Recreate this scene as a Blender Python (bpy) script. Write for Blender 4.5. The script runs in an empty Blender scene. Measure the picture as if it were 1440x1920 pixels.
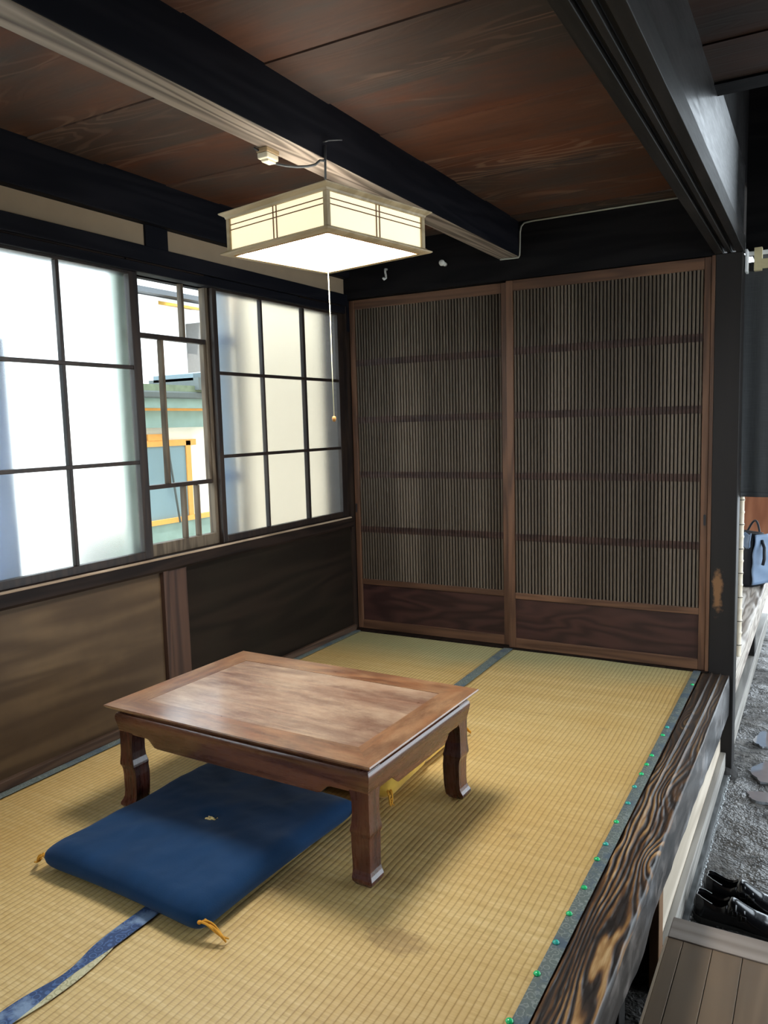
import bpy, bmesh, math, random
import numpy as np
from mathutils import Vector, Matrix, Euler
random.seed(7)
R = math.radians
scene = bpy.context.scene
COL = scene.collection

# ------------------------------------------------------------------ camera
cam_d = bpy.data.cameras.new('camera')
cam = bpy.data.objects.new('camera', cam_d); COL.objects.link(cam)
CAM = Vector((2.22386, -3.57791, 1.10598))
yaw, pitch, roll = R(29.45712), R(-6.31537), R(-1.56557)
fwd = Vector((-math.sin(yaw)*math.cos(pitch), math.cos(yaw)*math.cos(pitch), math.sin(pitch)))
rgt = Vector((math.cos(yaw), math.sin(yaw), 0)); up = rgt.cross(fwd)
r2 = rgt*math.cos(roll) + up*math.sin(roll); u2 = -rgt*math.sin(roll) + up*math.cos(roll)
m = Matrix.Identity(4)
for i in range(3):
    m[i][0] = r2[i]; m[i][1] = u2[i]; m[i][2] = -fwd[i]; m[i][3] = CAM[i]
cam.matrix_world = m
cam_d.sensor_fit = 'VERTICAL'; cam_d.sensor_height = 36.0
cam_d.lens = 1473.4888/1920*36.0
cam_d.clip_start = 0.02; cam_d.clip_end = 200
scene.camera = cam

# ------------------------------------------------------------------ light
scene.view_settings.view_transform = 'Standard'
scene.view_settings.look = 'None'
scene.view_settings.exposure = 0.0
scene.view_settings.gamma = 1.0
scene.view_settings.use_curve_mapping = False
world = bpy.data.worlds.new('sky'); scene.world = world
world.use_nodes = True
bg = world.node_tree.nodes['Background']
bg.inputs[0].default_value = (0.80, 0.91, 1.0, 1); bg.inputs[1].default_value = 6.0
sun_d = bpy.data.lights.new('sun', 'SUN'); sun_d.energy = 9.0; sun_d.angle = R(0.6); sun_d.color = (1, .95, .86)
sun = bpy.data.objects.new('sun', sun_d); COL.objects.link(sun)
sun.rotation_euler = Vector((-0.15, 0.75, -0.9)).to_track_quat('-Z', 'Y').to_euler()
LAMP_DOWN, LAMP_SIDE, LAMP_RING = 60.0, .80, 19.0

# ------------------------------------------------------------------ node helper
class NT:
    def __init__(s, name):
        s.m = bpy.data.materials.new(name); s.m.use_nodes = True
        s.t = s.m.node_tree; s.t.nodes.clear()
        s.out = s.t.nodes.new('ShaderNodeOutputMaterial')
    def n(s, typ, **kw):
        nd = s.t.nodes.new('ShaderNode'+typ)
        for k, v in kw.items(): setattr(nd, k, v)
        return nd
    def set(s, sock, v):
        if isinstance(v, bpy.types.NodeSocket): s.t.links.new(v, sock)
        elif v is not None:
            if isinstance(v, (tuple, list)) and len(v) == 3 and sock.type == 'RGBA': v = (*v, 1)
            sock.default_value = v
    def co(s, scale=(1, 1, 1), loc=(0, 0, 0), rot=(0, 0, 0), src='Object'):
        c = s.n('TexCoord'); mp = s.n('Mapping')
        s.t.links.new(c.outputs[src], mp.inputs[0])
        mp.inputs['Scale'].default_value = scale; mp.inputs['Location'].default_value = loc; mp.inputs['Rotation'].default_value = rot
        return mp.outputs[0]
    def noise(s, vec, scale=1, detail=3, rough=.5, dist=0, col=False):
        nd = s.n('TexNoise'); s.set(nd.inputs['Vector'], vec)
        nd.inputs['Scale'].default_value = scale; nd.inputs['Detail'].default_value = detail
        nd.inputs['Roughness'].default_value = rough; nd.inputs['Distortion'].default_value = dist
        return nd.outputs[1 if col else 0]
    def math(s, op, a, b=0.0, c=0.0, clamp=False):
        nd = s.n('Math', operation=op); nd.use_clamp = clamp
        for i, v in enumerate((a, b, c)): s.set(nd.inputs[i], v)
        return nd.outputs[0]
    def ramp(s, fac, stops, interp='LINEAR'):
        nd = s.n('ValToRGB'); s.set(nd.inputs[0], fac)
        cr = nd.color_ramp; cr.interpolation = interp
        while len(cr.elements) < len(stops): cr.elements.new(.5)
        for e, (p, c) in zip(cr.elements, stops):
            e.position = p; e.color = (*c, 1) if len(c) == 3 else c
        return nd.outputs[0]
    def mix(s, fac, a, b, mode='MIX'):
        nd = s.n('Mix', data_type='RGBA', blend_type=mode)
        s.set(nd.inputs[0], fac); s.set(nd.inputs[6], a); s.set(nd.inputs[7], b)
        return nd.outputs[2]
    def sep(s, vec):
        nd = s.n('SeparateXYZ'); s.set(nd.inputs[0], vec); return nd.outputs
    def comb(s, x=0., y=0., z=0.):
        nd = s.n('CombineXYZ')
        for i, v in enumerate((x, y, z)): s.set(nd.inputs[i], v)
        return nd.outputs[0]
    def bump(s, h, strength=.3, dist=.01, normal=None):
        nd = s.n('Bump'); s.set(nd.inputs['Height'], h)
        nd.inputs['Strength'].default_value = strength; nd.inputs['Distance'].default_value = dist
        if normal is not None: s.set(nd.inputs['Normal'], normal)
        return nd.outputs[0]
    def bsdf(s, col, rough=.5, normal=None, spec=.5, metal=0., sheen=0., trans=0., ior=1.45, emit=None, emit_s=0., coat=0.):
        b = s.n('BsdfPrincipled')
        s.set(b.inputs['Base Color'], col); s.set(b.inputs['Roughness'], rough)
        s.set(b.inputs['Specular IOR Level'], spec); s.set(b.inputs['Metallic'], metal)
        s.set(b.inputs['Sheen Weight'], sheen); s.set(b.inputs['Transmission Weight'], trans); s.set(b.inputs['IOR'], ior)
        s.set(b.inputs['Coat Weight'], coat)
        if normal is not None: s.set(b.inputs['Normal'], normal)
        if emit is not None:
            s.set(b.inputs['Emission Color'], emit); b.inputs['Emission Strength'].default_value = emit_s
        s.t.links.new(b.outputs[0], s.out.inputs[0])
        return s.m

def flat(name, col, rough=.5, spec=.5, metal=0., sheen=0., var=.12, nscale=30, bump=0., coat=0.):
    t = NT(name); v = t.co()
    n = t.noise(v, nscale, 3)
    c = t.mix(t.math('MULTIPLY', n, 1.), tuple(x*(1-var) for x in col), tuple(min(1, x*(1+var)) for x in col))
    nm = t.bump(n, bump, .002) if bump else None
    return t.bsdf(c, rough, nm, spec, metal, sheen, coat=coat)

def wood(name, dark, light, axis='x', scale=7., stretch=.1, rings=7., rough=(.45, .65), bump=.15, spec=.4,
         blotch=None, blotch_amt=.5, fine=.35, loc=(0, 0, 0), board=None, coat=0., dust=None):
    """board = (axis index, pitch, offset, hue colour): a tone per board."""
    t = NT(name)
    sc = {'x': (stretch, 1, 1), 'y': (1, stretch, 1), 'z': (1, 1, stretch)}[axis]
    v = t.co(sc, loc)
    raw = t.co()
    bid = None
    if board:
        x = t.sep(raw)[board[0]]
        bid = t.math('FLOOR', t.math('DIVIDE', t.math('SUBTRACT', x, board[2]), board[1]))
        off = t.comb(t.math('MULTIPLY', bid, 3.7), t.math('MULTIPLY', bid, 1.9), t.math('MULTIPLY', bid, 5.3))
        add = t.n('VectorMath', operation='ADD'); t.set(add.inputs[0], v); t.set(add.inputs[1], off)
        v = add.outputs[0]
    n = t.noise(v, scale, 2.5, .5, .25)
    g = t.math('SINE', t.math('MULTIPLY', n, rings*6.283))
    g = t.math('MULTIPLY_ADD', g, .5, .5)
    f = t.noise(v, scale*14, 3, .6)
    gg = t.math('ADD', t.math('MULTIPLY', g, 1-fine), t.math('MULTIPLY', f, fine))
    c = t.ramp(gg, [(.12, dark), (.88, light)])
    if blotch:
        b = t.noise(raw, 2.2, 4, .6)
        c = t.mix(t.math('MULTIPLY', t.ramp(b, [(.35, (0, 0, 0)), (.65, (1, 1, 1))]), blotch_amt), c, blotch)
    if board:
        w = t.n('TexWhiteNoise', noise_dimensions='1D'); t.set(w.inputs['W'], bid)
        c = t.mix(t.math('MULTIPLY', w.outputs[0], .75), c, board[3], 'MULTIPLY')
    rr = t.math('MULTIPLY_ADD', f, rough[1]-rough[0], rough[0])
    nm = t.bump(gg, bump, .002)
    return t.bsdf(c, rr, nm, spec, coat=coat)

# ------------------------------------------------------------------ mesh helpers
def new(): return bmesh.new()
def quadbox(bm, p):
    """8 points: bottom ring then top ring."""
    v = [bm.verts.new(q) for q in p]
    for f in ((3, 2, 1, 0), (4, 5, 6, 7), (0, 1, 5, 4), (1, 2, 6, 5), (2, 3, 7, 6), (3, 0, 4, 7)):
        bm.faces.new([v[i] for i in f])
def box(bm, x0, x1, y0, y1, z0, z1, M=None):
    p = [Vector(q) for q in ((x0, y0, z0), (x1, y0, z0), (x1, y1, z0), (x0, y1, z0), (x0, y0, z1), (x1, y0, z1), (x1, y1, z1), (x0, y1, z1))]
    if M: p = [M @ q for q in p]
    quadbox(bm, p); return bm
def prism(bm, poly, a, b, axis, M=None):
    """extrude a 2D polygon along an axis from a to b (x: poly is y,z; y: x,z; z: x,y)."""
    def P(u, v, w):
        q = Vector({'x': (w, u, v), 'y': (u, w, v), 'z': (u, v, w)}[axis]); return M @ q if M else q
    A = [bm.verts.new(P(u, v, a)) for u, v in poly]; B = [bm.verts.new(P(u, v, b)) for u, v in poly]
    n = len(poly)
    bm.faces.new(A); bm.faces.new(B[::-1])
    for i in range(n): bm.faces.new((A[i], B[i], B[(i+1) % n], A[(i+1) % n]))
    return bm
def tube(bm, pts, r, seg=8, cap=True):
    pts = [Vector(p) for p in pts]; rs = r if isinstance(r, (list, tuple)) else [r]*len(pts)
    prev = None; first = None; N = None
    for i, p in enumerate(pts):
        t = (pts[min(i+1, len(pts)-1)] - pts[max(i-1, 0)]).normalized()
        if N is None:
            N = t.orthogonal().normalized()
        else: N = (N - t*N.dot(t)).normalized()
        B = t.cross(N)
        ring = [bm.verts.new(p + (N*math.cos(2*math.pi*k/seg) + B*math.sin(2*math.pi*k/seg))*rs[i]) for k in range(seg)]
        if prev:
            for k in range(seg): bm.faces.new((prev[k], prev[(k+1) % seg], ring[(k+1) % seg], ring[k]))
        else: first = ring
        prev = ring
    if cap: bm.faces.new(first[::-1]); bm.faces.new(prev)
    return bm
def lathe(bm, prof, c=(0, 0, 0), seg=16, axis='z'):
    prev = None; c = Vector(c)
    for (r, h) in prof:
        ring = []
        for k in range(seg):
            a = 2*math.pi*k/seg; u, v = r*math.cos(a), r*math.sin(a)
            q = {'z': (u, v, h), 'x': (h, u, v), 'y': (v, h, u)}[axis]
            ring.append(bm.verts.new(c + Vector(q)))
        if prev:
            for k in range(seg): bm.faces.new((prev[k], prev[(k+1) % seg], ring[(k+1) % seg], ring[k]))
        else: bm.faces.new(ring[::-1])
        prev = ring
    bm.faces.new(prev); return bm
def loft(bm, rings, cap=True, closed=True):
    V = [[bm.verts.new(p) for p in r] for r in rings]; n = len(V[0])
    for a, b in zip(V, V[1:]):
        for k in range(n if closed else n-1): bm.faces.new((a[k], a[(k+1) % n], b[(k+1) % n], b[k]))
    if cap: bm.faces.new(V[0][::-1]); bm.faces.new(V[-1])
    return bm
def grid(bm, nu, nv, fn):
    V = [[bm.verts.new(fn(i/nu, j/nv)) for j in range(nv+1)] for i in range(nu+1)]
    for i in range(nu):
        for j in range(nv): bm.faces.new((V[i][j], V[i+1][j], V[i+1][j+1], V[i][j+1]))
    return bm

def ob(name, bm, mat, parent=None, smooth=False, bevel=0., seg=2, fix=True):
    if fix: bmesh.ops.recalc_face_normals(bm, faces=bm.faces[:])
    me = bpy.data.meshes.new(name); bm.to_mesh(me); bm.free()
    for mm in (mat if isinstance(mat, (list, tuple)) else [mat]): me.materials.append(mm)
    if smooth:
        for p in me.polygons: p.use_smooth = True
    o = bpy.data.objects.new(name, me); COL.objects.link(o)
    if parent: o.parent = parent
    if bevel:
        b = o.modifiers.new('edge', 'BEVEL'); b.width = bevel; b.segments = seg; b.limit_method = 'ANGLE'; b.angle_limit = R(40)
    return o
def tag(o, label=None, cat=None, group=None, kind=None):
    if label: o['label'] = label
    if cat: o['category'] = cat
    if group: o['group'] = group
    if kind: o['kind'] = kind
    return o
def empty(name, loc=(0, 0, 0), rz=0., label=None, cat=None, group=None, kind=None):
    o = bpy.data.objects.new(name, None); COL.objects.link(o)
    o.location = loc; o.rotation_euler = (0, 0, rz); o.empty_display_size = .05
    return tag(o, label, cat, group, kind)
def struct(name, bm, mat, label=None, cat=None, parent=None, **kw):
    o = ob(name, bm, mat, parent, **kw)
    if not parent: tag(o, label, cat, kind='structure')
    return o

# smooth value noise for meshes
_rng = np.random.RandomState(3); _T = _rng.rand(256, 256)
def vnoise(x, y):
    x = np.asarray(x, float); y = np.asarray(y, float)
    xi = np.floor(x).astype(int); yi = np.floor(y).astype(int); fx = x-xi; fy = y-yi
    fx = fx*fx*(3-2*fx); fy = fy*fy*(3-2*fy)
    g = lambda a, b: _T[a % 256, b % 256]
    return (g(xi, yi)*(1-fx)+g(xi+1, yi)*fx)*(1-fy) + (g(xi, yi+1)*(1-fx)+g(xi+1, yi+1)*fx)*fy
def fbm(x, y, o=3):
    s = 0; a = .5
    for k in range(o):
        s = s + a*vnoise(np.asarray(x)*2**k+17*k, np.asarray(y)*2**k+31*k); a *= .5
    return s

# ------------------------------------------------------------------ materials
M = {}
M['beam'] = wood('sooty_beam_wood', (.0042, .0046, .0075), (.0095, .0095, .0130), 'y', 9, .08, 6, (.55, .7), .2, .10)
M['beam_under'] = wood('pale_beam_underside', (.085, .064, .05), (.30, .245, .20), 'y', 8, .05, 13, (.5, .7), .3, .25)
def ceiling_mat(name, tone=1.0):
    t = NT(name); raw = t.co(); q = t.sep(raw)
    bid = t.math('FLOOR', t.math('DIVIDE', t.math('ADD', q[1], 5.425), .295))
    w = t.n('TexWhiteNoise', noise_dimensions='1D'); t.set(w.inputs['W'], bid)
    w2 = t.n('TexWhiteNoise', noise_dimensions='1D'); t.set(w2.inputs['W'], t.math('ADD', bid, 40.3))
    v = t.comb(t.math('ADD', t.math('MULTIPLY', q[0], .55), t.math('MULTIPLY', bid, 3.71)), t.math('MULTIPLY', q[1], 3.2), bid)
    n = t.noise(v, 1.5, 2.5, .5, .35)
    ln = t.math('ABSOLUTE', t.math('SINE', t.math('MULTIPLY', n, 62.)))
    line = t.ramp(ln, [(.80, (0, 0, 0)), (.97, (1, 1, 1))])
    mask = t.ramp(t.noise(v, 1.1, 3, .55), [(.50, (0, 0, 0)), (.62, (1, 1, 1))])
    st = t.noise(t.co((.10, 1, 1)), 22, 5, .65)
    c = t.ramp(st, [(.30, (.030*tone, .0175*tone, .0125*tone)), (.70, (.085*tone, .045*tone, .029*tone))])
    red = t.mix(st, (.060*tone, .0185*tone, .009*tone), (.150*tone, .052*tone, .024*tone))
    c = t.mix(t.math('MULTIPLY', w.outputs[0], .9), c, red)
    grey = t.ramp(t.noise(t.co((.5, 1.4, 1)), 3.2, 5, .62), [(.42, (0, 0, 0)), (.64, (1, 1, 1))])
    c = t.mix(t.math('MULTIPLY', grey, .75), c, (.040*tone, .037*tone, .034*tone))
    c = t.mix(t.math('MULTIPLY', t.math('MULTIPLY', line, mask), .55), c, (.21*tone, .135*tone, .092*tone))
    c = t.mix(t.math('MULTIPLY', w2.outputs[0], .45), c, (.012*tone, .010*tone, .010*tone))
    return t.bsdf(c, t.math('MULTIPLY_ADD', st, .2, .5), t.bump(t.math('ADD', st, line), .12, .002), .2)
M['ceiling'] = ceiling_mat('smoked_ceiling_boards', 1.45)
M['soot'] = wood('black_soot_wood', (.0045, .0043, .0052), (.0095, .0088, .0095), 'x', 8, .1, 6, (.6, .8), .15, .10)
M['win'] = wood('dark_window_wood', (.009, .005, .004), (.023, .013, .008), 'z', 16, .1, 5, (.4, .6), .12, .4)
M['rail'] = wood('dark_rail_wood', (.0065, .0038, .0030), (.018, .0105, .0075), 'y', 14, .08, 5, (.5, .7), .15, .15)
M['wornrail'] = wood('pale_worn_edge', (.20, .14, .09), (.36, .27, .19), 'y', 14, .08, 5, (.5, .7), .1, .3)
M['latticewin'] = wood('weathered_lattice_wood', (.060, .043, .028), (.125, .094, .062), 'z', 18, .1, 5, (.5, .7), .12, .3)
M['khaki'] = wood('khaki_brown_panel', (.062, .037, .018), (.118, .075, .038), 'y', 5, .10, 7, (.5, .7), .1, .25, blotch=(.036, .021, .012), blotch_amt=.55)
M['darkpanel'] = wood('dark_brown_panel', (.0085, .0055, .0038), (.018, .0112, .0075), 'y', 4, .12, 7, (.6, .8), .1, .10, blotch=(.014, .011, .007), blotch_amt=.6)
M['stud'] = wood('reddish_stud_wood', (.022, .0095, .006), (.062, .029, .017), 'z', 10, .08, 5, (.45, .65), .12, .35)
M['skirt'] = wood('brown_skirting_wood', (.040, .022, .014), (.088, .052, .033), 'y', 10, .08, 5, (.5, .7), .12, .35)
M['doorframe'] = wood('brown_door_frame_wood', (.062, .028, .0145), (.140, .068, .036), 'z', 14, .06, 5, (.42, .6), .1, .4)
M['doorrail'] = wood('brown_door_rail_wood', (.062, .028, .0145), (.140, .068, .036), 'x', 14, .06, 5, (.42, .6), .1, .4)
M['slat'] = wood('greyish_lattice_wood', (.070, .052, .037), (.120, .092, .068), 'z', 5, .03, 2, (.5, .7), .03, .3, fine=.15)
M['cross'] = wood('red_brown_crossbar_wood', (.026, .012, .009), (.050, .024, .017), 'x', 16, .1, 5, (.45, .65), .1, .35)
M['backing'] = flat('dark_lattice_backing', (.030, .023, .018), .5, .2, nscale=5)
M['doorpanel'] = wood('dark_maroon_panel', (.020, .008, .007), (.050, .020, .016), 'x', 6, .22, 9, (.35, .55), .1, .4)
M['post'] = wood('charcoal_post_wood', (.006, .0055, .005), (.016, .0135, .0125), 'y', 10, .07, 6, (.45, .62), .2, .25)
M['plaster'] = flat('beige_plaster', (.30, .225, .150), .9, .1, var=.10, nscale=14, bump=.1)
M['black'] = flat('black_metal', (.008, .008, .009), .45, .5)
M['pale'] = wood('pale_lamp_wood', (.33, .25, .14), (.46, .36, .22), 'x', 20, .15, 3, (.4, .55), .05, .4)
M['redmuntin'] = flat('thin_red_brown_muntin', (.16, .07, .035), .5)
M['cream'] = flat('cream_plastic', (.62, .56, .42), .4)
M['cord'] = flat('grey_cord', (.035, .038, .042), .5)
M['pullcord'] = flat('pale_pull_cord', (.70, .66, .42), .6)
M['knobwood'] = flat('orange_wood_knob', (.42, .20, .05), .35)
M['porcelain'] = flat('white_porcelain', (.62, .62, .58), .18, .6)
M['cable'] = flat('grey_cable', (.30, .30, .26), .5)
M['gold'] = flat('gold_cotton', (.62, .38, .06), .85, .1, sheen=.2, nscale=60, bump=.2)
M['tassel'] = flat('orange_thread', (.62, .30, .04), .8, .1, nscale=300)
M['palethread'] = flat('pale_yellow_thread', (.78, .58, .26), .8, .1, nscale=300)
M['white'] = flat('white_plastic', (.80, .80, .80), .35)
M['tape'] = flat('beige_tape', (.50, .43, .25), .6, nscale=60, bump=.1)
M['pin'] = flat('green_plastic_pin', (.02, .50, .16), .22, .6)
M['pinblue'] = flat('teal_plastic_pin', (.03, .36, .30), .22, .6)
M['leather'] = flat('black_polished_leather', (.005, .005, .006), .20, .45, coat=.15)
M['lining'] = flat('black_shoe_lining', (.006, .006, .006), .8, .1)
M['piping'] = flat('pale_shoe_edge', (.45, .45, .46), .3)
M['rubber'] = flat('black_sole', (.010, .010, .010), .6)
M['steel'] = flat('dark_buckle_metal', (.03, .03, .033), .3, .5, metal=1.)
M['stone'] = flat('dark_foundation_stone', (.045, .042, .04), .85, .2, var=.4, nscale=25, bump=.5)
M['greyrail'] = wood('grey_weathered_rail', (.20, .185, .165), (.36, .335, .30), 'y', 14, .05, 5, (.5, .7), .12, .35)
M['kickboard'] = wood('pale_kickboard', (.42, .35, .27), (.60, .52, .42), 'y', 5, .10, 5, (.5, .7), .06, .3)
M['steppost'] = wood('brown_step_post', (.12, .062, .03), (.22, .12, .06), 'z', 12, .08, 5, (.45, .6), .1, .4)
M['plank'] = wood('brown_step_plank', (.125, .076, .038), (.205, .130, .070), 'y', 8, .08, 5, (.42, .6), .08, .4, blotch=(.15, .108, .07), blotch_amt=.5)
M['planklight'] = flat('pale_board_edge', (.36, .26, .17), .6)
M['batten'] = wood('grey_brown_batten', (.21, .165, .13), (.34, .28, .235), 'x', 10, .08, 5, (.42, .6), .1, .4)
M['redboard'] = wood('red_brown_plywood', (.21, .075, .036), (.32, .13, .066), 'z', 5, .2, 6, (.4, .55), .04, .4)
M['bamboo'] = flat('pale_bamboo', (.66, .56, .42), .4)
M['bamboonode'] = flat('dark_bamboo_node', (.06, .045, .03), .6)
M['bagblack'] = flat('black_nylon', (.012, .013, .018), .55, .4, nscale=20, bump=.1)
M['bagblue'] = flat('slate_blue_nylon', (.16, .225, .33), .5, .4, nscale=20, bump=.1)
M['weathered'] = wood('weathered_grey_wood', (.22, .18, .15), (.52, .46, .40), 'y', 12, .10, 7, (.45, .7), .5, .35)
M['farfloor'] = flat('pale_far_floor', (.50, .40, .28), .6)

def tatami():
    t = NT('woven_rush')
    raw = t.co(); s = t.sep(raw)
    P = .0165
    wob = t.math('MULTIPLY', t.math('SUBTRACT', t.noise(t.co((.8, 1.6, 1)), 3, 2), .5), .010)
    x = t.math('DIVIDE', t.math('ADD', s[0], wob), P)
    fx = t.math('FRACT', x); ix = t.math('FLOOR', x)
    rib = t.math('SINE', t.math('MULTIPLY', fx, math.pi))           # round ribs
    ribp = t.math('POWER', rib, .55)
    # rush stalks lie across the ribs, each rib with its own jitter
    v2 = t.comb(t.math('MULTIPLY', ix, 7.13), t.math('MULTIPLY', s[1], 300.), 0.)
    stalk = t.noise(v2, 1.0, 2, .6)
    v3 = t.comb(t.math('MULTIPLY', ix, 3.1), t.math('MULTIPLY', s[1], 75.), 4.)
    patch = t.noise(v3, 1.0, 1, .5)
    v4 = t.comb(t.math('MULTIPLY', s[0], .35), t.math('MULTIPLY', s[1], 48.), 9.)
    row = t.noise(v4, 1.0, 2, .6)
    tone = t.math('ADD', t.math('ADD', t.math('MULTIPLY', stalk, .40), t.math('MULTIPLY', patch, .25)), t.math('MULTIPLY', row, .35))
    c = t.ramp(tone, [(.30, (.46, .305, .110)), (.5, (.61, .43, .175)), (.70, (.73, .565, .280))])
    big = t.noise(raw, 1.6, 4, .55)
    c = t.mix(t.math('MULTIPLY', t.ramp(big, [(.4, (0, 0, 0)), (.7, (1, 1, 1))]), .45), c, (.50, .29, .075))
    # greenish cast of mixed light painted into the rush along the far doors
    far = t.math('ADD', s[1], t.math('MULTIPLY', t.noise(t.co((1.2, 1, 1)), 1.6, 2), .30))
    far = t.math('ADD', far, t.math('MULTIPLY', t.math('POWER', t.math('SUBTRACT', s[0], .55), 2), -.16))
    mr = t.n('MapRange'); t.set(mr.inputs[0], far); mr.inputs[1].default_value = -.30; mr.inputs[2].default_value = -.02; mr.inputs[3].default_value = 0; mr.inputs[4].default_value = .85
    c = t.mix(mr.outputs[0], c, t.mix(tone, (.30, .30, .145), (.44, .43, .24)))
    # a few worn dark scuffs
    sc = t.noise(t.co((1, 1, 1), (3.3, .7, 0)), 4.5, 5, .7)
    c = t.mix(t.math('MULTIPLY', t.ramp(sc, [(.66, (0, 0, 0)), (.74, (1, 1, 1))]), .35), c, (.20, .125, .05))
    ex = t.math('DIVIDE', t.math('SUBTRACT', s[0], 1.445), .085); ey = t.math('DIVIDE', t.math('SUBTRACT', s[1], -2.192), .05)
    ed = t.math('ADD', t.math('ADD', t.math('MULTIPLY', ex, ex), t.math('MULTIPLY', ey, ey)), t.math('MULTIPLY', t.math('SUBTRACT', t.noise(t.co((1, 2.2, 1)), 26, 4, .7), .5), 2.6))
    c = t.mix(t.math('MULTIPLY', t.ramp(ed, [(.25, (1, 1, 1)), (.95, (0, 0, 0))]), .62), c, (.27, .165, .06))
    gap = t.ramp(ribp, [(.12, (.66, .60, .50)), (.75, (1, 1, 1))])
    c = t.mix(1.0, c, gap, 'MULTIPLY')
    h = t.math('ADD', ribp, t.math('MULTIPLY', stalk, .25))
    h = t.math('ADD', h, t.math('MULTIPLY', row, .2))
    return t.bsdf(c, t.math('MULTIPLY_ADD', stalk, .18, .36), t.bump(h, .42, .003), .5)
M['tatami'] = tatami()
def tape(name, a, b, thread):
    t = NT(name); v = t.co()
    vo = t.n('TexVoronoi', feature='F1'); t.set(vo.inputs['Vector'], v); vo.inputs['Scale'].default_value = 62
    ringp = t.math('SINE', t.math('MULTIPLY', vo.outputs[0], 16.))
    c = t.mix(t.ramp(ringp, [(.45, (0, 0, 0)), (.75, (1, 1, 1))]), a, b)
    n = t.noise(v, 12, 4, .6)
    c = t.mix(t.ramp(n, [(.5, (0, 0, 0)), (.62, (1, 1, 1))]), c, thread)
    w = t.noise(t.co((300, 300, 300)), 1, 1)
    return t.bsdf(c, .55, t.bump(t.math('ADD', w, t.math('MULTIPLY', ringp, .5)), .35, .001), .4)
M['tapeblue'] = tape('blue_brocade_tape', (.022, .050, .135), (.060, .115, .26), (.19, .27, .40))
M['tapegreen'] = tape('grey_green_brocade_tape', (.115, .140, .130), (.205, .235, .215), (.075, .105, .135))
M['straw'] = tape('pale_straw_weave', (.50, .46, .28), (.34, .31, .17), (.60, .55, .35))

def table_mat(name, axis, loc=(0, 0, 0), deep=(.085, .024, .010), mid=(.23, .082, .030), pale=(.39, .225, .115)):
    t = NT(name)
    sc = {'x': (.16, 1, 1), 'y': (1, .16, 1)}[axis]
    v = t.co(sc, loc); n = t.noise(v, 7, 3, .55, .6)
    g = t.math('MULTIPLY_ADD', t.math('SINE', t.math('MULTIPLY', n, 44.)), .5, .5)
    st = t.noise(t.co({'x': (.05, 1, 1), 'y': (1, .05, 1)}[axis], loc), 28, 4, .6)
    a = t.math('ADD', t.math('MULTIPLY', g, .45), t.math('MULTIPLY', st, .55))
    c = t.ramp(a, [(.2, deep), (.8, mid)])
    w = t.noise(t.co({'x': (.55, 1.3, 1), 'y': (1.3, .55, 1)}[axis], loc), 8.0, 9, .78)
    c = t.mix(t.math('MULTIPLY', t.ramp(w, [(.34, (0, 0, 0)), (.64, (1, 1, 1))]), .80), c, pale)
    w2 = t.noise(t.co({'x': (.7, 3.0, 1), 'y': (3.0, .7, 1)}[axis], (7, 3, 0)), 5, 7, .72)
    c = t.mix(t.math('MULTIPLY', t.ramp(w2, [(.46, (0, 0, 0)), (.72, (1, 1, 1))]), .75), c, deep)
    mm = t.bsdf(c, t.math('MULTIPLY_ADD', w, .22, .20), t.bump(a, .04, .001), .5, coat=.38)
    for nd in t.t.nodes:
        if nd.type == 'BSDF_PRINCIPLED': nd.inputs['Coat Roughness'].default_value = .20
    return mm
M['tabletop'] = table_mat('worn_tabletop_wood', 'x', deep=(.115, .044, .027), mid=(.27, .140, .085), pale=(.46, .325, .215))
M['tableframe'] = table_mat('worn_tabletop_frame_wood', 'x', (3, 1, 0))
M['tableframey'] = table_mat('worn_tabletop_end_wood', 'y', (5, 2, 0))
M['tableleg'] = wood('dark_red_table_wood', (.040, .0098, .0058), (.095, .0245, .0125), 'z', 12, .1, 5, (.20, .36), .06, .5, coat=.3)
M['apron'] = wood('red_brown_apron_wood', (.075, .0265, .0125), (.175, .069, .033), 'x', 10, .1, 5, (.20, .36), .06, .5, coat=.3)
M['aprony'] = wood('red_brown_end_apron_wood', (.062, .0195, .0100), (.145, .048, .024), 'y', 10, .1, 5, (.20, .36), .06, .5, coat=.3)

def navy():
    t = NT('navy_velvet'); v = t.co()
    n = t.noise(t.co((1, .5, 1)), 7, 5, .65)
    c = t.mix(n, (.0022, .0180, .052), (.0065, .0410, .115))
    f = t.noise(v, 260, 2, .6)
    return t.bsdf(c, .8, t.bump(t.math('ADD', f, t.math('MULTIPLY', n, 3.)), .15, .002), .1, sheen=.10)
M['navy'] = navy()
def noren_mat():
    t = NT('charcoal_linen'); v = t.co()
    w = t.math('ADD', t.noise(t.co((350, 350, 14)), 1, 2), t.noise(t.co((14, 14, 350)), 1, 2))
    n = t.noise(v, 5, 4, .6)
    c = t.mix(t.math('MULTIPLY', w, .5), (.030, .032, .033), (.095, .098, .10))
    c = t.mix(t.math('MULTIPLY', n, .6), c, (.045, .046, .048))
    return t.bsdf(c, .9, t.bump(w, .3, .001), .1)
M['noren'] = noren_mat()
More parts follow.
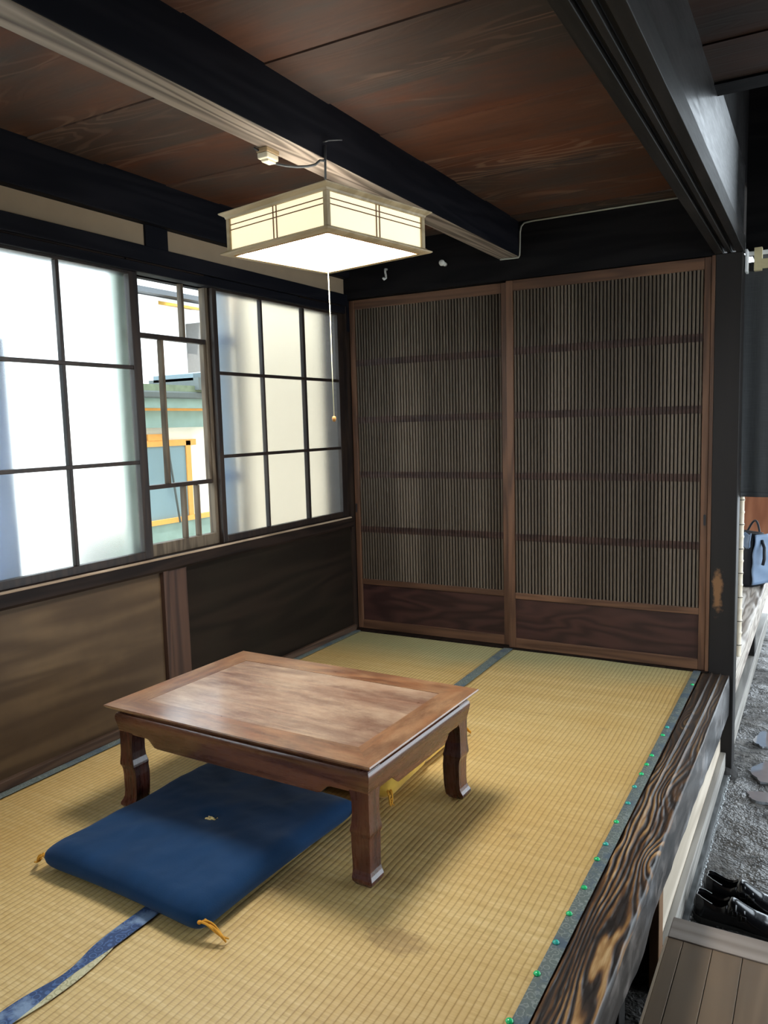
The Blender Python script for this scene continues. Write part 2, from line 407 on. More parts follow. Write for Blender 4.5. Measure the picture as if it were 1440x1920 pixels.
def ground():
    t = NT('packed_wet_earth'); v = t.co()
    n = t.noise(v, 15, 4, .62, .2); n2 = t.noise(v, 42, 2, .5); big = t.noise(v, 2.4, 4, .6)
    vo = t.n('TexVoronoi', feature='F1'); t.set(vo.inputs['Vector'], t.noise(v, 14, 3, .6, 0, True)); vo.inputs['Scale'].default_value = 9
    c = t.mix(t.ramp(n, [(.35, (0, 0, 0)), (.66, (1, 1, 1))]), (.040, .035, .031), (.180, .166, .152))
    c = t.mix(t.ramp(n2, [(.52, (0, 0, 0)), (.66, (1, 1, 1))]), c, (.030, .027, .025))
    c = t.mix(t.math('MULTIPLY', t.ramp(big, [(.50, (0, 0, 0)), (.60, (1, 1, 1))]), .55), c, (.052, .044, .036))
    wet = t.ramp(t.noise(t.co((1, 1, 1), (4, 2, 0)), 3.4, 4, .6), [(.44, (1, 1, 1)), (.58, (0, 0, 0))])
    r = t.math('MULTIPLY_ADD', wet, -.36, .72)
    h = t.math('ADD', t.math('MULTIPLY', n, 1.3), t.math('MULTIPLY', n2, .7))
    h = t.math('ADD', h, t.math('MULTIPLY', vo.outputs[0], .6))
    return t.bsdf(c, r, t.bump(h, .6, .012), .5)
M['ground'] = ground()
M['puddle'] = flat('wet_film', (.22, .23, .245), .05, .9, coat=.6)
M['foundation'] = flat('damp_mortar_strip', (.095, .097, .095), .6, .4, var=.3, nscale=20, bump=.4)
M['chalk'] = flat('pale_mortar_edge', (.50, .52, .53), .5, .4, var=.4, nscale=90, bump=.4)
def glass(name, rough, col=(1, 1, 1)):
    t = NT(name)
    n = t.noise(t.co(), 3.0, 4, .6)
    return t.bsdf(col, t.math('MULTIPLY_ADD', n, rough*.25, rough*.88) if rough > .05 else rough, None, .5, trans=1.0, ior=1.45)
M['frost'] = glass('frosted_glass', .25, (.95, 1.0, .99))
def clearg():
    t = NT('clear_glass')
    tr = t.n('BsdfTransparent'); tr.inputs[0].default_value = (.97, .99, .98, 1)
    gl = t.n('BsdfGlossy'); gl.inputs['Roughness'].default_value = .02
    fr = t.n('LayerWeight'); fr.inputs[0].default_value = .5
    fac = t.math('MULTIPLY_ADD', t.math('POWER', fr.outputs['Facing'], 5.), .8, .03)
    mx = t.n('MixShader'); t.t.links.new(fac, mx.inputs[0]); t.t.links.new(tr.outputs[0], mx.inputs[1]); t.t.links.new(gl.outputs[0], mx.inputs[2])
    t.t.links.new(mx.outputs[0], t.out.inputs[0]); return t.m
M['clear'] = clearg()
def emit(name, col, s, tex=None):
    t = NT(name)
    n = t.noise(t.co(), 14, 3)
    c = t.mix(n, tuple(x*.93 for x in col), col)
    return t.bsdf((.8, .76, .66), .6, None, .2, emit=c, emit_s=s)
M['diffuser'] = emit('glowing_white_diffuser', (1.0, .985, .95), LAMP_DOWN)
M['paper'] = emit('glowing_cream_paper', (1.0, .87, .50), LAMP_SIDE)
M['ring'] = emit('glowing_ring_tube', (1.0, .97, .90), LAMP_RING)

# ================================================================== STRUCTURE
GZ = -.45            # earthen floor level, tatami level is 0
def gfn(u, v):
    x = 1.70 + u*(3.4-1.70); y = -4.6 + v*7.6
    z = GZ + .022*(float(fbm(x*14, y*14, 4))-.5) + .012*(float(fbm(x*2.5+9, y*2.5, 2))-.35)
    return (x, y, z - .006)
bm = grid(new(), 110, 420, gfn)
struct('floor', bm, M['ground'], 'rough grey packed earth floor of the entrance passage', 'floor', smooth=True)
bm = box(new(), -.12, 1.70, -5.2, 2.9, GZ-.1, -.035)
struct('floor_raised', bm, M['steppost'], 'raised timber floor under the rush carpet', 'floor')
bm = box(new(), 1.70, 8, -8, 8, GZ-.2, GZ-.06); box(bm, -30, -.15, -30, 30, GZ-.3, GZ-.1)
struct('ground_outside', bm, flat('pale_yard_ground', (.55, .53, .48), .9), 'pale ground of the yard outside', 'ground')

# ceiling boards run along x
bm = new(); y = -5.3; k = 0
ys = [-5.425+.295*i for i in range(19)]
for i, y0 in enumerate(ys):
    y1 = min(y0+.2935, .12)
    box(bm, -.1, 1.86, y0, y1, 2.018 + (.004 if i % 2 else 0), 2.05)
struct('ceiling', bm, M['ceiling'], 'dark smoke-stained board ceiling over the rush carpet', 'ceiling')
bm = new()
for i, y0 in enumerate(ys):
    if y0 > -1.1: break
    box(bm, 1.86, 3.5, y0, y0+.2935, 2.052 + (.004 if i % 2 else 0), 2.09)
struct('ceiling_passage', bm, ceiling_mat('grey_sooty_ceiling_boards', .42),
       'grey sooty board ceiling over the earth passage', 'ceiling')
bm = box(new(), 1.86, 3.5, -1.04, -.95, 2.045, 3.6)
struct('wall_void', bm, M['soot'], 'black wall of the tall smoke void over the passage', 'wall')
bm = box(new(), 1.80, 1.90, -.95, 2.8, 2.05, 3.6); box(bm, 1.90, 2.10, .16, .20, 1.775, 3.6); box(bm, 3.4, 3.5, -.95, 2.8, 2.3, 3.6)
box(bm, 1.80, 2.16, 2.8, 2.88, 1.95, 3.6); box(bm, 2.16, 3.5, 2.8, 2.88, 1.95, 2.35); box(bm, 2.16, 3.5, 2.8, 2.88, 3.4, 3.6); box(bm, 3.3, 3.5, 2.8, 2.88, 2.35, 3.4)
struct('wall_void', bm, M['soot'], 'black walls of the smoke void with a high window', 'wall')
# left wall
YN, YF = -5.2, .03
wl = empty('wall_left', (0, 0, 0), kind='structure', label='left wall of brown panels below the frosted windows', cat='wall')
def wp(n, bm, mat, **k): return ob(n, bm, mat, wl, **k)
wp('panel', box(new(), -.06, -.006, YN, -1.394, -.04, .57), M['khaki'])['label'] = 'khaki brown board panel'
wp('panel', box(new(), -.06, -.008, -1.27, YF, -.04, .57), M['darkpanel'])['label'] = 'dark brown board panel'
wp('stud', box(new(), -.06, .006, -1.37, -1.268, 0, .568), M['stud'], bevel=.003)
wp('batten', box(new(), -.06, .014, -1.402, -1.374, 0, .568), M['stud'], bevel=.003)
bm = box(new(), -.08, -.004, YN, -1.384, 1.785, 1.87); wp('plaster_strip', bm, M['plaster'])
bm = box(new(), -.08, -.004, -1.27, .015, 1.785, 1.87); wp('plaster_strip', bm, M['plaster'])
wp('stud', box(new(), -.08, .006, -1.384, -1.27, 1.78, 1.87), M['beam'], bevel=.002)
wp('stud', box(new(), -.08, .003, .015, .06, 1.6, 1.87), M['beam'])
wp('head_beam', box(new(), -.14, .035, YN, .06, 1.866, 2.06), M['beam'], bevel=.004)
bm = box(new(), -.004, .016, YN, -1.403, 0, .032); box(bm, -.004, .016, -1.268, -.004, 0, .028)
struct('baseboard_left', bm, M['skirt'], 'thin brown skirting along the left wall', 'baseboard', bevel=.003)
# sill under windows, worn front edge
tr = empty('trim_1', (0, 0, 0), kind='structure', label='dark window sill rail with pale worn front edge', cat='trim')
bm = prism(new(), [(-.11, .566), (.012, .566), (.016, .575), (.016, .616), (.010, .622), (-.11, .622)], YN, .0, 'y'); ob('sill', bm, M['rail'], tr)
bm = prism(new(), [(.010, .6205), (.0160, .6160), (.0166, .6180), (.0128, .6230), (.004, .6230), (.004, .6215)], YN, -.02, 'y'); ob('worn_edge', bm, M['wornrail'], tr)
bm = box(new(), -.11, .004, YN, .0, 1.690, 1.728); box(bm, -.11, .018, YN, .0, 1.728, 1.786)
struct('trim_2', bm, M['beam'], 'black head rail over the left windows', 'trim', bevel=.003)
bm = new()
for (a, b) in ((YN, -1.50), (-1.49, -1.085), (-.42, -.06)): box(bm, .0, .010, a, b, 1.7225, 1.7275)
struct('trim_3', bm, M['rail'], 'thin ledge strip on the window head rail', 'trim')

# windows
def sash(n, x, yc, ystile0, ystile1, zs, label, first):
    """yc: list of glass column (y0,y1); zs: glass rows"""
    w = empty('window_%d' % n, (0, 0, 0), kind='structure', label=label, cat='window')
    D = .014
    bm = new()
    box(bm, x-D, x+D, ystile0, yc[0][0], .622, 1.695); box(bm, x-D, x+D, yc[-1][1], ystile1, .622, 1.695)
    box(bm, x-D, x+D, yc[0][0], yc[-1][1], .622, zs[0][0]); box(bm, x-D, x+D, yc[0][0], yc[-1][1], zs[-1][1], 1.695)
    ob('frame', bm, M['win'], w, bevel=.002)
    d2 = .011
    for a, b in zip(yc, yc[1:]): ob('muntin', box(new(), x-d2, x+d2, a[1], b[0], zs[0][0], zs[-1][1]), M['win'], w, bevel=.002)
    bm2 = None
    for a, b in zip(zs, zs[1:]): ob('glazing_bar', box(new(), x-d2+.001, x+d2+.001, yc[0][0], yc[-1][1], a[1], b[0]), M['win'], w, bevel=.002)
    for (y0, y1) in yc:
        for (z0, z1) in zs:
            ob('pane', box(new(), x-.0075, x-.0035, y0-.003, y1+.003, z0-.003, z1+.003), M['frost'], w)
    return w
ZS = [(.651, .984), (.998, 1.336), (1.350, 1.681)]
sash(1, -.03, [(-2.385, -2.085), (-2.072, -1.771), (-1.757, -1.458)], -2.43, -1.417, ZS, 'left frosted sliding sash of the left wall, three panes wide', 1)
sash(3, -.03, [(-.984, -.688), (-.675, -.363), (-.343, -.051)], -1.012, .0, ZS, 'right frosted sliding sash beside the lattice doors', 0)
sash(4, -.03, [(-3.42, -3.12), (-3.10, -2.80), (-2.785, -2.475)], -3.46, -2.43, ZS, 'frosted sliding sash nearest the viewer, outside the picture', 0)
w2 = empty('window_2', (0, 0, 0), kind='structure', label='narrow clear middle window with staggered lattice bars', cat='window')
xw = -.06
bm = new()
box(bm, xw-.014, xw+.014, -1.43, -1.398, .622, 1.70); box(bm, xw-.014, xw+.02, -1.03, -.99, .622, 1.70)
box(bm, xw-.014, xw+.014, -1.43, -.99, 1.690, 1.715); box(bm, xw-.014, xw+.018, -1.43, -.99, .60, .668)
ob('frame', bm, M['latticewin'], w2, bevel=.002)
for (y0, y1, z0, z1) in ((-1.182, -1.143, 1.478, 1.692), (-1.302, -1.268, .897, 1.46), (-1.06, -1.028, .897, 1.46), (-1.219, -1.186, .668, .882), (-1.141, -1.108, .668, .88)):
    ob('lattice_bar', box(new(), xw-.013, xw+.011, y1-.014, y1, z0, z1), M['latticewin'], w2, bevel=.002)
for z0, z1 in ((1.460, 1.479), (.881, .898)):
    ob('lattice_rail', box(new(), xw-.012, xw+.0135, -1.40, -1.02, z0, z1), M['win'], w2, bevel=.002)
ob('pane', box(new(), xw-.02, xw-.0165, -1.41, -1.01, .64, 1.705), M['clear'], w2)
bm = box(new(), -.14, -.06, YN, -3.46, .60, 1.70)
struct('wall_left_near', bm, M['beam'], 'dark wall beyond the windows', 'wall')

# back wall over the doors
bm = box(new(), -.1, 1.80, .0, .12, 1.763, 2.06)
struct('wall_back', bm, M['soot'], 'black sooty wall above the lattice doors', 'wall')
bm = box(new(), -.16, .0, -.0, .06, -.05, 1.8)
struct('trim_4', bm, M['win'], 'dark corner post where the window wall meets the doors', 'trim')

# lattice doors
def lattice_door(n, x0, x1, yf, sl0, sl1, label, pull_x):
    d = empty('door_%d' % n, (0, 0, 0), kind='structure', label=label, cat='door')
    T = .028
    for a, b in ((x0, sl0), (sl1, x1)): ob('stile', box(new(), a, b, yf, yf+T, .002, 1.760), M['doorframe'], d, bevel=.002)
    for a, b in ((.002, .050), (.247, .277), (1.712, 1.760)): ob('rail', box(new(), sl0, sl1, yf+.001, yf+T-.001, a, b), M['doorrail'], d, bevel=.002)
    n_s = int(round((sl1-sl0)/.0162)); p = (sl1-sl0)/n_s
    bm = new()
    for i in range(n_s):
        c = sl0+p*(i+.5); w = .0052
        prism(bm, [(c-w, yf+.016), (c-w, yf+.007), (c-w*.55, yf+.0045), (c+w*.55, yf+.0045), (c+w, yf+.007), (c+w, yf+.016)], .277, 1.712, 'z')
    ob('lattice', bm, M['slat'], d)
    for zc in (1.434, 1.135, .845, .550):
        bm = box(new(), sl0, sl1, yf+.0155, yf+.0195, zc-.0165, zc+.0165)
        for i in range(n_s):
            c = sl0+p*(i+.5)
            box(bm, c-.0058, c+.0058, yf+.0030, yf+.012, zc-.0165, zc+.0165)
        ob('crossbar', bm, M['cross'], d)
    ob('backing_panel', box(new(), sl0, sl1, yf+.020, yf+.026, .277, 1.712), M['backing'], d)
    ob('lower_panel', box(new(), sl0, sl1, yf+.010, yf+.020, .050, .247), M['doorpanel'], d)
    bm = new()
    poly = []
    for k in range(16):
        a = 2*math.pi*k/16; sx = .0052*math.cos(a); sz = .0052*math.sin(a) + (.019 if math.sin(a) >= 0 else -.019)
        poly.append((pull_x+sx, .664+sz))
    prism(bm, poly, yf-.0012, yf+.004, 'y')
    ob('finger_pull', bm, M['black'], d)
    return d
lattice_door(1, .004, .888, .036, .034, .852, 'left sliding lattice door in the rear track', .012)
lattice_door(2, .888, 1.787, .004, .922, 1.759, 'right sliding lattice door beside the charcoal post', 1.777)
bm = box(new(), 1.788, 1.803, -.002, .07, 0, 1.763)
struct('trim_5', bm, M['doorframe'], 'thin brown jamb strip between right door and post', 'trim', bevel=.002)
bm = box(new(), .0, 1.80, -.012, .075, -.03, .0015)
struct('trim_6', bm, M['rail'], 'dark threshold under the lattice doors', 'trim')
bm = box(new(), -.1, 1.80, .075, .09, -.03, 1.8)
struct('wall_rear', bm, M['soot'], 'dark wall behind the lattice doors', 'wall')

# corner post with a rubbed patch
def post_mat():
    t = NT('charcoal_post_wood_rubbed')
    v = t.co((1, 1, .07)); n = t.noise(v, 10, 3, .5, .3)
    c = t.mix(n, (.0075, .0065, .006), (.022, .0185, .0172))
    s = t.sep(t.co())
    dx = t.math('DIVIDE', t.math('SUBTRACT', s[0], 1.835), .028); dz = t.math('DIVIDE', t.math('SUBTRACT', s[2], .36), .125)
    rr = t.math('SQRT', t.math('ADD', t.math('MULTIPLY', dx, dx), t.math('MULTIPLY', dz, dz)))
    rr = t.math('ADD', rr, t.math('MULTIPLY', t.math('SUBTRACT', t.noise(t.co(), 16, 5, .7), .5), 1.9))
    c = t.mix(t.ramp(rr, [(.45, (1, 1, 1)), (.85, (0, 0, 0))]), c, (.19, .098, .045))
    h = t.noise(t.co((1, 1, .05)), 60, 3)
    return t.bsdf(c, .55, t.bump(h, .25, .002), .25)
bm = box(new(), 1.803, 1.905, -.004, .10, GZ+.02, 1.766)
struct('pillar', bm, post_mat(), 'square charcoal post with a rubbed orange patch between doors and curtain', 'pillar', bevel=.004)

# ceiling beam over the carpet: sooty sides, paler underside
bm = box(new(), .860, .957, -5.3, .0, 1.861, 2.04)
bmesh.ops.recalc_face_normals(bm, faces=bm.faces[:])
for f in bm.faces: f.material_index = 1 if f.normal.z < -.5 else 0
struct('beam_ceiling', bm, [M['beam'], M['beam_under']], 'heavy black ceiling beam with pale underside', 'beam', bevel=.003)

# lintel over the platform edge (grooved underside) and the beam above it
def sheared(poly, ya, yb, dxa, dxb):
    bm = new()
    A = [(u+dxa, ya, v) for u, v in poly]; B = [(u+dxb, yb, v) for u, v in poly]
    return loft(bm, [A, B])
poly = [(1.798, 1.830), (1.798, 1.766), (1.829, 1.766), (1.829, 1.782), (1.845, 1.782), (1.845, 1.766), (1.860, 1.766), (1.860, 1.782), (1.878, 1.782), (1.878, 1.766), (1.908, 1.766), (1.908, 1.830)]
bm = sheared(poly, -5.3, .06, .040, .0)
struct('lintel', bm, M['post'], 'dark grooved lintel over the platform edge', 'lintel', bevel=.0015)
bm = sheared([(1.83, 1.830), (1.905, 1.830), (1.905, 1.845), (1.906, 2.10), (1.83, 2.10)], -5.3, -.0, .030, .0)
struct('beam_passage', bm, wood('glossy_black_beam_wood', (.006, .006, .0065), (.020, .019, .020), 'y', 7, .12, 5, (.24, .44), .35, .5), 'glossy black beam over the grooved lintel', 'beam', bevel=.004)

# ================================================================== PLATFORM EDGE (worn sill)
def sill():
    NU, NV = 64, 900
    y0, y1 = -4.3, -.004
    us = np.linspace(0, 1, NU+1); vs = np.linspace(0, 1, NV+1)
    U, V = np.meshgrid(us, vs, indexing='ij'); Y = y0 + V*(y1-y0)
    bow = -.016*np.exp(-((Y+1.25)/.7)**2)
    edge = 1.888 + .35*bow + .004*(fbm(Y*5, Y*0+3, 3)-.45)
    X = 1.779 + U*(edge-1.779)
    # flowing grain: contour lines of a stretched field with two knots
    gx = (X-1.78)*9; gy = Y*1.1
    sw = 0*X
    for ky, kx, q in ((-1.22, 1.845, .10), (-1.98, 1.825, .12), (-.62, 1.80, .06), (-1.62, 1.872, .07)):
        d2 = ((Y-ky)/(q*1.5))**2 + ((X-kx)/.028)**2
        sw = sw + 2.3*np.exp(-d2)
    f = (X-1.78)/.0155 + 5.2*(fbm(gx+4, gy*1.9+40, 3)-.45) + 1.1*(fbm(gx*5, Y*9, 2)-.4) + sw
    g = .5+.5*np.tanh(np.sin(f*6.283)*1.3)/np.tanh(1.3)
    g = g*(.55+.45*np.clip((fbm(X*40+3, Y*5, 2)-.25)*4, 0, 1))
    pits = fbm(X*160, Y*30, 2)
    worn = np.clip((-Y-.75)/.9, 0, 1)                      # relief grows towards the viewer
    H = g*(.0005+.0026*worn) + (pits-.4)*.0026*(.35+worn)
    # two running grooves, clear at the far end
    gr = np.clip((Y+1.75)/.9, 0, 1)
    for xr in (1.818, 1.853):
        ctr = xr + bow*.9
        H = H + gr*.0075*np.exp(-((X-ctr)/.0030)**2)
    H = H + gr*.004*np.exp(-((X-edge)/.004)**2)
    H = H - gr*.004 - .002
    H = H + (-.012*np.clip((U-.94)/.06, 0, 1)**2)*(1-gr*.8)
    bm = new()
    lay = bm.verts.layers.float.new('grain')
    top = [[None]*(NV+1) for _ in range(NU+1)]
    for i in range(NU+1):
        for j in range(NV+1):
            v = bm.verts.new((X[i, j], Y[i, j], H[i, j])); v[lay] = float(g[i, j]*.75 + (pits[i, j])*.35*worn[i, j] + .12*(1-worn[i, j]) + .25*(1-worn[i, j])*(0.5-fbm(X[i, j]*60, Y[i, j]*2, 2)))
            top[i][j] = v
    for i in range(NU):
        for j in range(NV): bm.faces.new((top[i][j], top[i+1][j], top[i+1][j+1], top[i][j+1]))
    # front face down to an uneven lower edge
    yb = [-4.3, -2.4, -2.05, -1.88, -1.81, -1.69, -1.51, -1.40, -1.16, -1.0, -.39, .06]
    zb = [-.13, -.125, -.125, -.156, -.157, -.139, -.150, -.158, -.169, -.165, -.203, -.215]
    NF = 14
    prev = top[NU]
    for k in range(1, NF+1):
        row = []
        for j in range(NV+1):
            yy = Y[NU, j]; zz = np.interp(yy, yb, zb); t = k/NF
            z = H[NU, j]*(1-t) + zz*t
            dx = .003*(1-(2*t-1)**2) + .004*(float(vnoise(yy*14, t*3))-.5)*t - (.018*max(0, t-.85)/.15)
            v = bm.verts.new((X[NU, j]+dx, yy, z)); v[lay] = float(vnoise(yy*3.0+t*2, t*26+yy*2))*.8
            row.append(v)
        for j in range(NV):
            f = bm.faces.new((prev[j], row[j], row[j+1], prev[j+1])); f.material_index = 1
        prev = row
    # underside and back
    back = [bm.verts.new((1.779, Y[0, j], -.10)) for j in range(NV+1)]
    for j in range(NV):
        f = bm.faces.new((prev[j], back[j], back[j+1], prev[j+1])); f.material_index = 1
        bm.faces.new((back[j], top[0][j], top[0][j+1], back[j+1]))
    t = NT('worn_carved_grain_wood')
    at = t.n('Attribute', attribute_name='grain')
    fn = t.noise(t.co((1, .06, 1)), 160, 3, .6)
    a = t.math('ADD', at.outputs['Fac'], t.math('MULTIPLY', t.math('SUBTRACT', fn, .5), .5))
    c = t.ramp(a, [(.10, (.012, .008, .006)), (.38, (.034, .020, .013)), (.60, (.115, .052, .018)), (.82, (.29, .155, .055)), (1.0, (.46, .30, .14))])
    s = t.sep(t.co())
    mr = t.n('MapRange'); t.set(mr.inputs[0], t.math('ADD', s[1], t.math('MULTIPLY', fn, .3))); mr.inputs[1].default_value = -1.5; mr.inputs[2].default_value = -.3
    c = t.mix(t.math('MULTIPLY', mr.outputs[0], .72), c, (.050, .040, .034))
    mt = t.bsdf(c, t.math('MULTIPLY_ADD', fn, .24, .32), t.bump(fn, .25, .001), .42)
    t = NT('mottled_grey_sill_face')
    n = t.noise(t.co((1, .15, 1)), 26, 5, .7); b = t.noise(t.co((1, .6, 1)), 9, 4, .65)
    c = t.mix(t.ramp(n, [(.38, (0, 0, 0)), (.64, (1, 1, 1))]), (.010, .009, .009), (.072, .064, .060))
    c = t.mix(t.ramp(b, [(.52, (0, 0, 0)), (.66, (1, 1, 1))]), c, (.19, .165, .15))
    lt = t.math('ADD', t.noise(t.co((1, .35, 1), (0, .9, 0)), 5., 5, .7), t.math('MULTIPLY', t.sep(t.co())[1], .10))  # pale grey patches, denser towards the far end
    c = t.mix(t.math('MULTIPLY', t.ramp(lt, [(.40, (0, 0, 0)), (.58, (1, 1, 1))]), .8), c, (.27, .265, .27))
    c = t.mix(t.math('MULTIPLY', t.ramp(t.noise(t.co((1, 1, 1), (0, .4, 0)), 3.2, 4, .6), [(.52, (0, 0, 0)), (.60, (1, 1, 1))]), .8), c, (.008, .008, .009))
    mf = t.bsdf(c, t.math('MULTIPLY_ADD', n, .22, .24), t.bump(n, .35, .003), .55)
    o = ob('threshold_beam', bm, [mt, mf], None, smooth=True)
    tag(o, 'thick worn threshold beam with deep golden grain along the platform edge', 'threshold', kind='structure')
sill()

# under the threshold: kickboard, rail, mortar strip, little posts
kb = empty('platform_base', (0, 0, 0), kind='structure', label='pale kickboard and grey rail under the threshold beam', cat='platform')
ob('kickboard', box(new(), 1.845, 1.858, -1.44, -.004, GZ, -.11), M['kickboard'], kb)
ob('rail', box(new(), 1.858, 1.880, -1.44, -.004, -.425, -.352), M['greyrail'], kb, bevel=.002)
ob('post', box(new(), 1.842, 1.868, -1.50, -1.44, GZ+.0, -.11), M['steppost'], kb, bevel=.002)
ob('post', box(new(), 1.838, 1.872, -1.99, -1.93, GZ+.0, -.11), M['post'], kb, bevel=.003)
ob('dark_backing', box(new(), 1.74, 1.76, -4.5, -.01, GZ, -.04), M['soot'], kb)
def strip_fn(u, v):
    y = -1.5 + v*1.5; x = 1.86 + u*.042
    return (x, y, GZ + .012 + .004*(float(vnoise(x*70, y*40))-.5) - (.02 if u > .97 else 0))
bm = grid(new(), 8, 120, strip_fn)
ob('mortar_strip', bm, M['foundation'], kb, smooth=True)
bm = new()
for i in range(70):
    y = -1.42 + i*.02 + random.uniform(-.006, .006); r = random.uniform(.002, .0045)
    bmesh.ops.create_icosphere(bm, subdivisions=1, radius=r, matrix=Matrix.Translation((1.901+random.uniform(-.003, .003), y, GZ+.010)) @ Matrix.Diagonal((1, 2.2, .7, 1)))
o = ob('mortar_edge', bm, M['chalk'], kb, smooth=True); o['kind'] = 'stuff'
bm = new(); bmesh.ops.create_icosphere(bm, subdivisions=3, radius=.06)
for v in bm.verts: v.co = Vector((v.co.x*.9, v.co.y*1.1, v.co.z*.62)) * (1 + .35*(float(fbm(v.co.x*22+5, v.co.y*22+v.co.z*15, 3))-.45))
for v in bm.verts: v.co += Vector((1.875, .02, GZ+.0))
o = ob('foundation_stone', bm, M['stone']); tag(o, 'dark rough stone under the foot of the charcoal post', 'stone')

# ================================================================== FAR ROOM beyond the post
bm = new()
def fsfn(u, v):
    y = .105 + v*2.6; x = 1.60 + u*.30
    return (x, y, -.002 + (.004*float(np.sin(fbm(x*14, y*1.6, 3)*26)) if u > .45 else 0) - (.006 if u > .99 else 0))
bm = grid(new(), 60, 260, fsfn)
fr = empty('far_platform', (0, 0, 0), kind='structure', label='raised platform of the next room with a weathered edge beam', cat='platform')
ob('floor_board', bm, M['weathered'], fr, smooth=True)
ob('edge_beam', box(new(), 1.80, 1.902, .105, 2.7, -.13, -.012), M['weathered'], fr, bevel=.004)
ob('rail', box(new(), 1.84, 1.885, .105, 2.7, -.44, -.34), M['greyrail'], fr, bevel=.003)
ob('post', box(new(), 1.80, 1.88, 1.52, 1.62, GZ, -.13), M['post'], fr)
ob('kickboard', box(new(), 1.80, 1.81, .105, 2.7, GZ, -.13), M['post'], fr)
bm = box(new(), .6, 1.925, 2.72, 2.78, -.2, 1.9)
struct('wall_far', bm, M['redboard'], 'red brown board wall behind the bag', 'wall')
# bamboo pole behind the post
bm = new(); pts = []; rs = []
z = -.0
while z < .84:
    pts += [(1.893, .30, z), (1.893, .30, z+.004), (1.893, .30, z+.045), (1.893, .30, z+.052)]; rs += [.0165, .014, .014, .0165]; z += .056
tube(bm, pts, rs, 12)
bp = empty('bamboo_pole', (1.893, .30, 0), label='slim pale bamboo pole with dark nodes standing behind the post', cat='pole')
o = ob('culm', bm, M['bamboo'], bp, smooth=True); o.location = (-1.893, -.30, 0)
for i in range(0, 15, 2):
    bm = lathe(new(), [(.0168, -.0018), (.0176, 0), (.0168, .0018)], (0, 0, .054+i*.056), 12)
    ob('node', bm, M['bamboonode'], bp, smooth=True)

# passage shell out of the picture: walls with openings where daylight enters
bm = box(new(), 3.4, 3.5, -5.2, -1.8, GZ-.1, 2.3); box(bm, 3.4, 3.5, -1.8, 2.5, 1.75, 2.3); box(bm, 3.4, 3.5, 2.5, 3.2, GZ-.1, 2.3)
struct('wall_right', bm, M['soot'], 'dark passage wall with the open entrance', 'wall')
bm = box(new(), -.1, .30, -5.35, -5.2, GZ-.1, 2.3); box(bm, 1.55, 3.5, -5.35, -5.2, GZ-.1, 2.3); box(bm, .30, 1.55, -5.35, -5.2, 1.75, 2.3); box(bm, .30, 1.55, -5.35, -5.2, GZ-.1, .35)  # opening cut in the unseen wall to add daylight from behind
struct('wall_front', bm, M['khaki'], 'brown wall behind the viewer with an opening added for daylight', 'wall')
bm = box(new(), 2.9, 3.5, 2.80, 2.88, GZ-.1, 1.95)
struct('wall_passage', bm, M['soot'], 'dark wall beside the rear passage doorway', 'wall')
bm = box(new(), -.12, 1.85, -6, 3.6, 2.42, 2.5); box(bm, 1.85, 5.4, -6, -.95, 2.42, 2.5); box(bm, 3.45, 5.4, -.95, 3.6, 2.42, 2.5); box(bm, 1.80, 3.5, -1.04, 2.88, 3.6, 3.68)
struct('roof', bm, M['soot'], 'dark roof over the house', 'roof')

# noren curtain
nr = empty('noren_curtain', (1.893, .128, 1.74), label='plain charcoal linen half curtain hanging beside the post', cat='curtain')
def nfn(x0, x1, ph):
    def fn(u, v):
        x = x0 + (x1-x0)*u; z = -.985*v
        y = (.010*math.sin(u*9+ph) + .006*math.sin(u*23+ph*2))*(.25+.75*v) + .0
        return (x - (.006*math.sin(v*5+ph) if u < .02 else 0), y, z)
    return fn
for i, (a, b) in enumerate(((.004, .36), (.37, .73))):
    bm = grid(new(), 40, 50, nfn(a, b, i*1.3))
    p = ob('cloth_panel', bm, M['noren'], nr, smooth=True)
    s_ = p.modifiers.new('thick', 'SOLIDIFY'); s_.thickness = .0015
    bm = grid(new(), 40, 2, (lambda g: lambda u, v: tuple(Vector(g(u, 1-.022*v)) + Vector((0, -.0025, 0))))(nfn(a, b, i*1.3)))
    ob('hem', bm, M['noren'], p, smooth=True).modifiers.new('thick', 'SOLIDIFY').thickness = .002
cr = empty('curtain_rail', (1.908, .085, 1.775), label='white plastic rail bracket holding the charcoal curtain', cat='rail')
ob('rail', box(new(), .0, .80, .022, .028, -.012, .006), M['white'], cr, bevel=.003)
ob('bracket', box(new(), .0, .010, -.04, .022, -.085, .006), M['white'], cr, bevel=.002)
for k, xx in enumerate((.030,)):
    bm = box(new(), xx, xx+.030, .014, .050, -.075, .018); box(bm, xx, xx+.085, .0135, .0165, -.07, -.03)
    o = ob('tape_strip', bm, M['tape'], None, bevel=.002); o.location = cr.location
    tag(o, ['beige tape holding the curtain rail near the post', 'beige tape farther along the curtain rail, outside the picture'][k], 'tape')

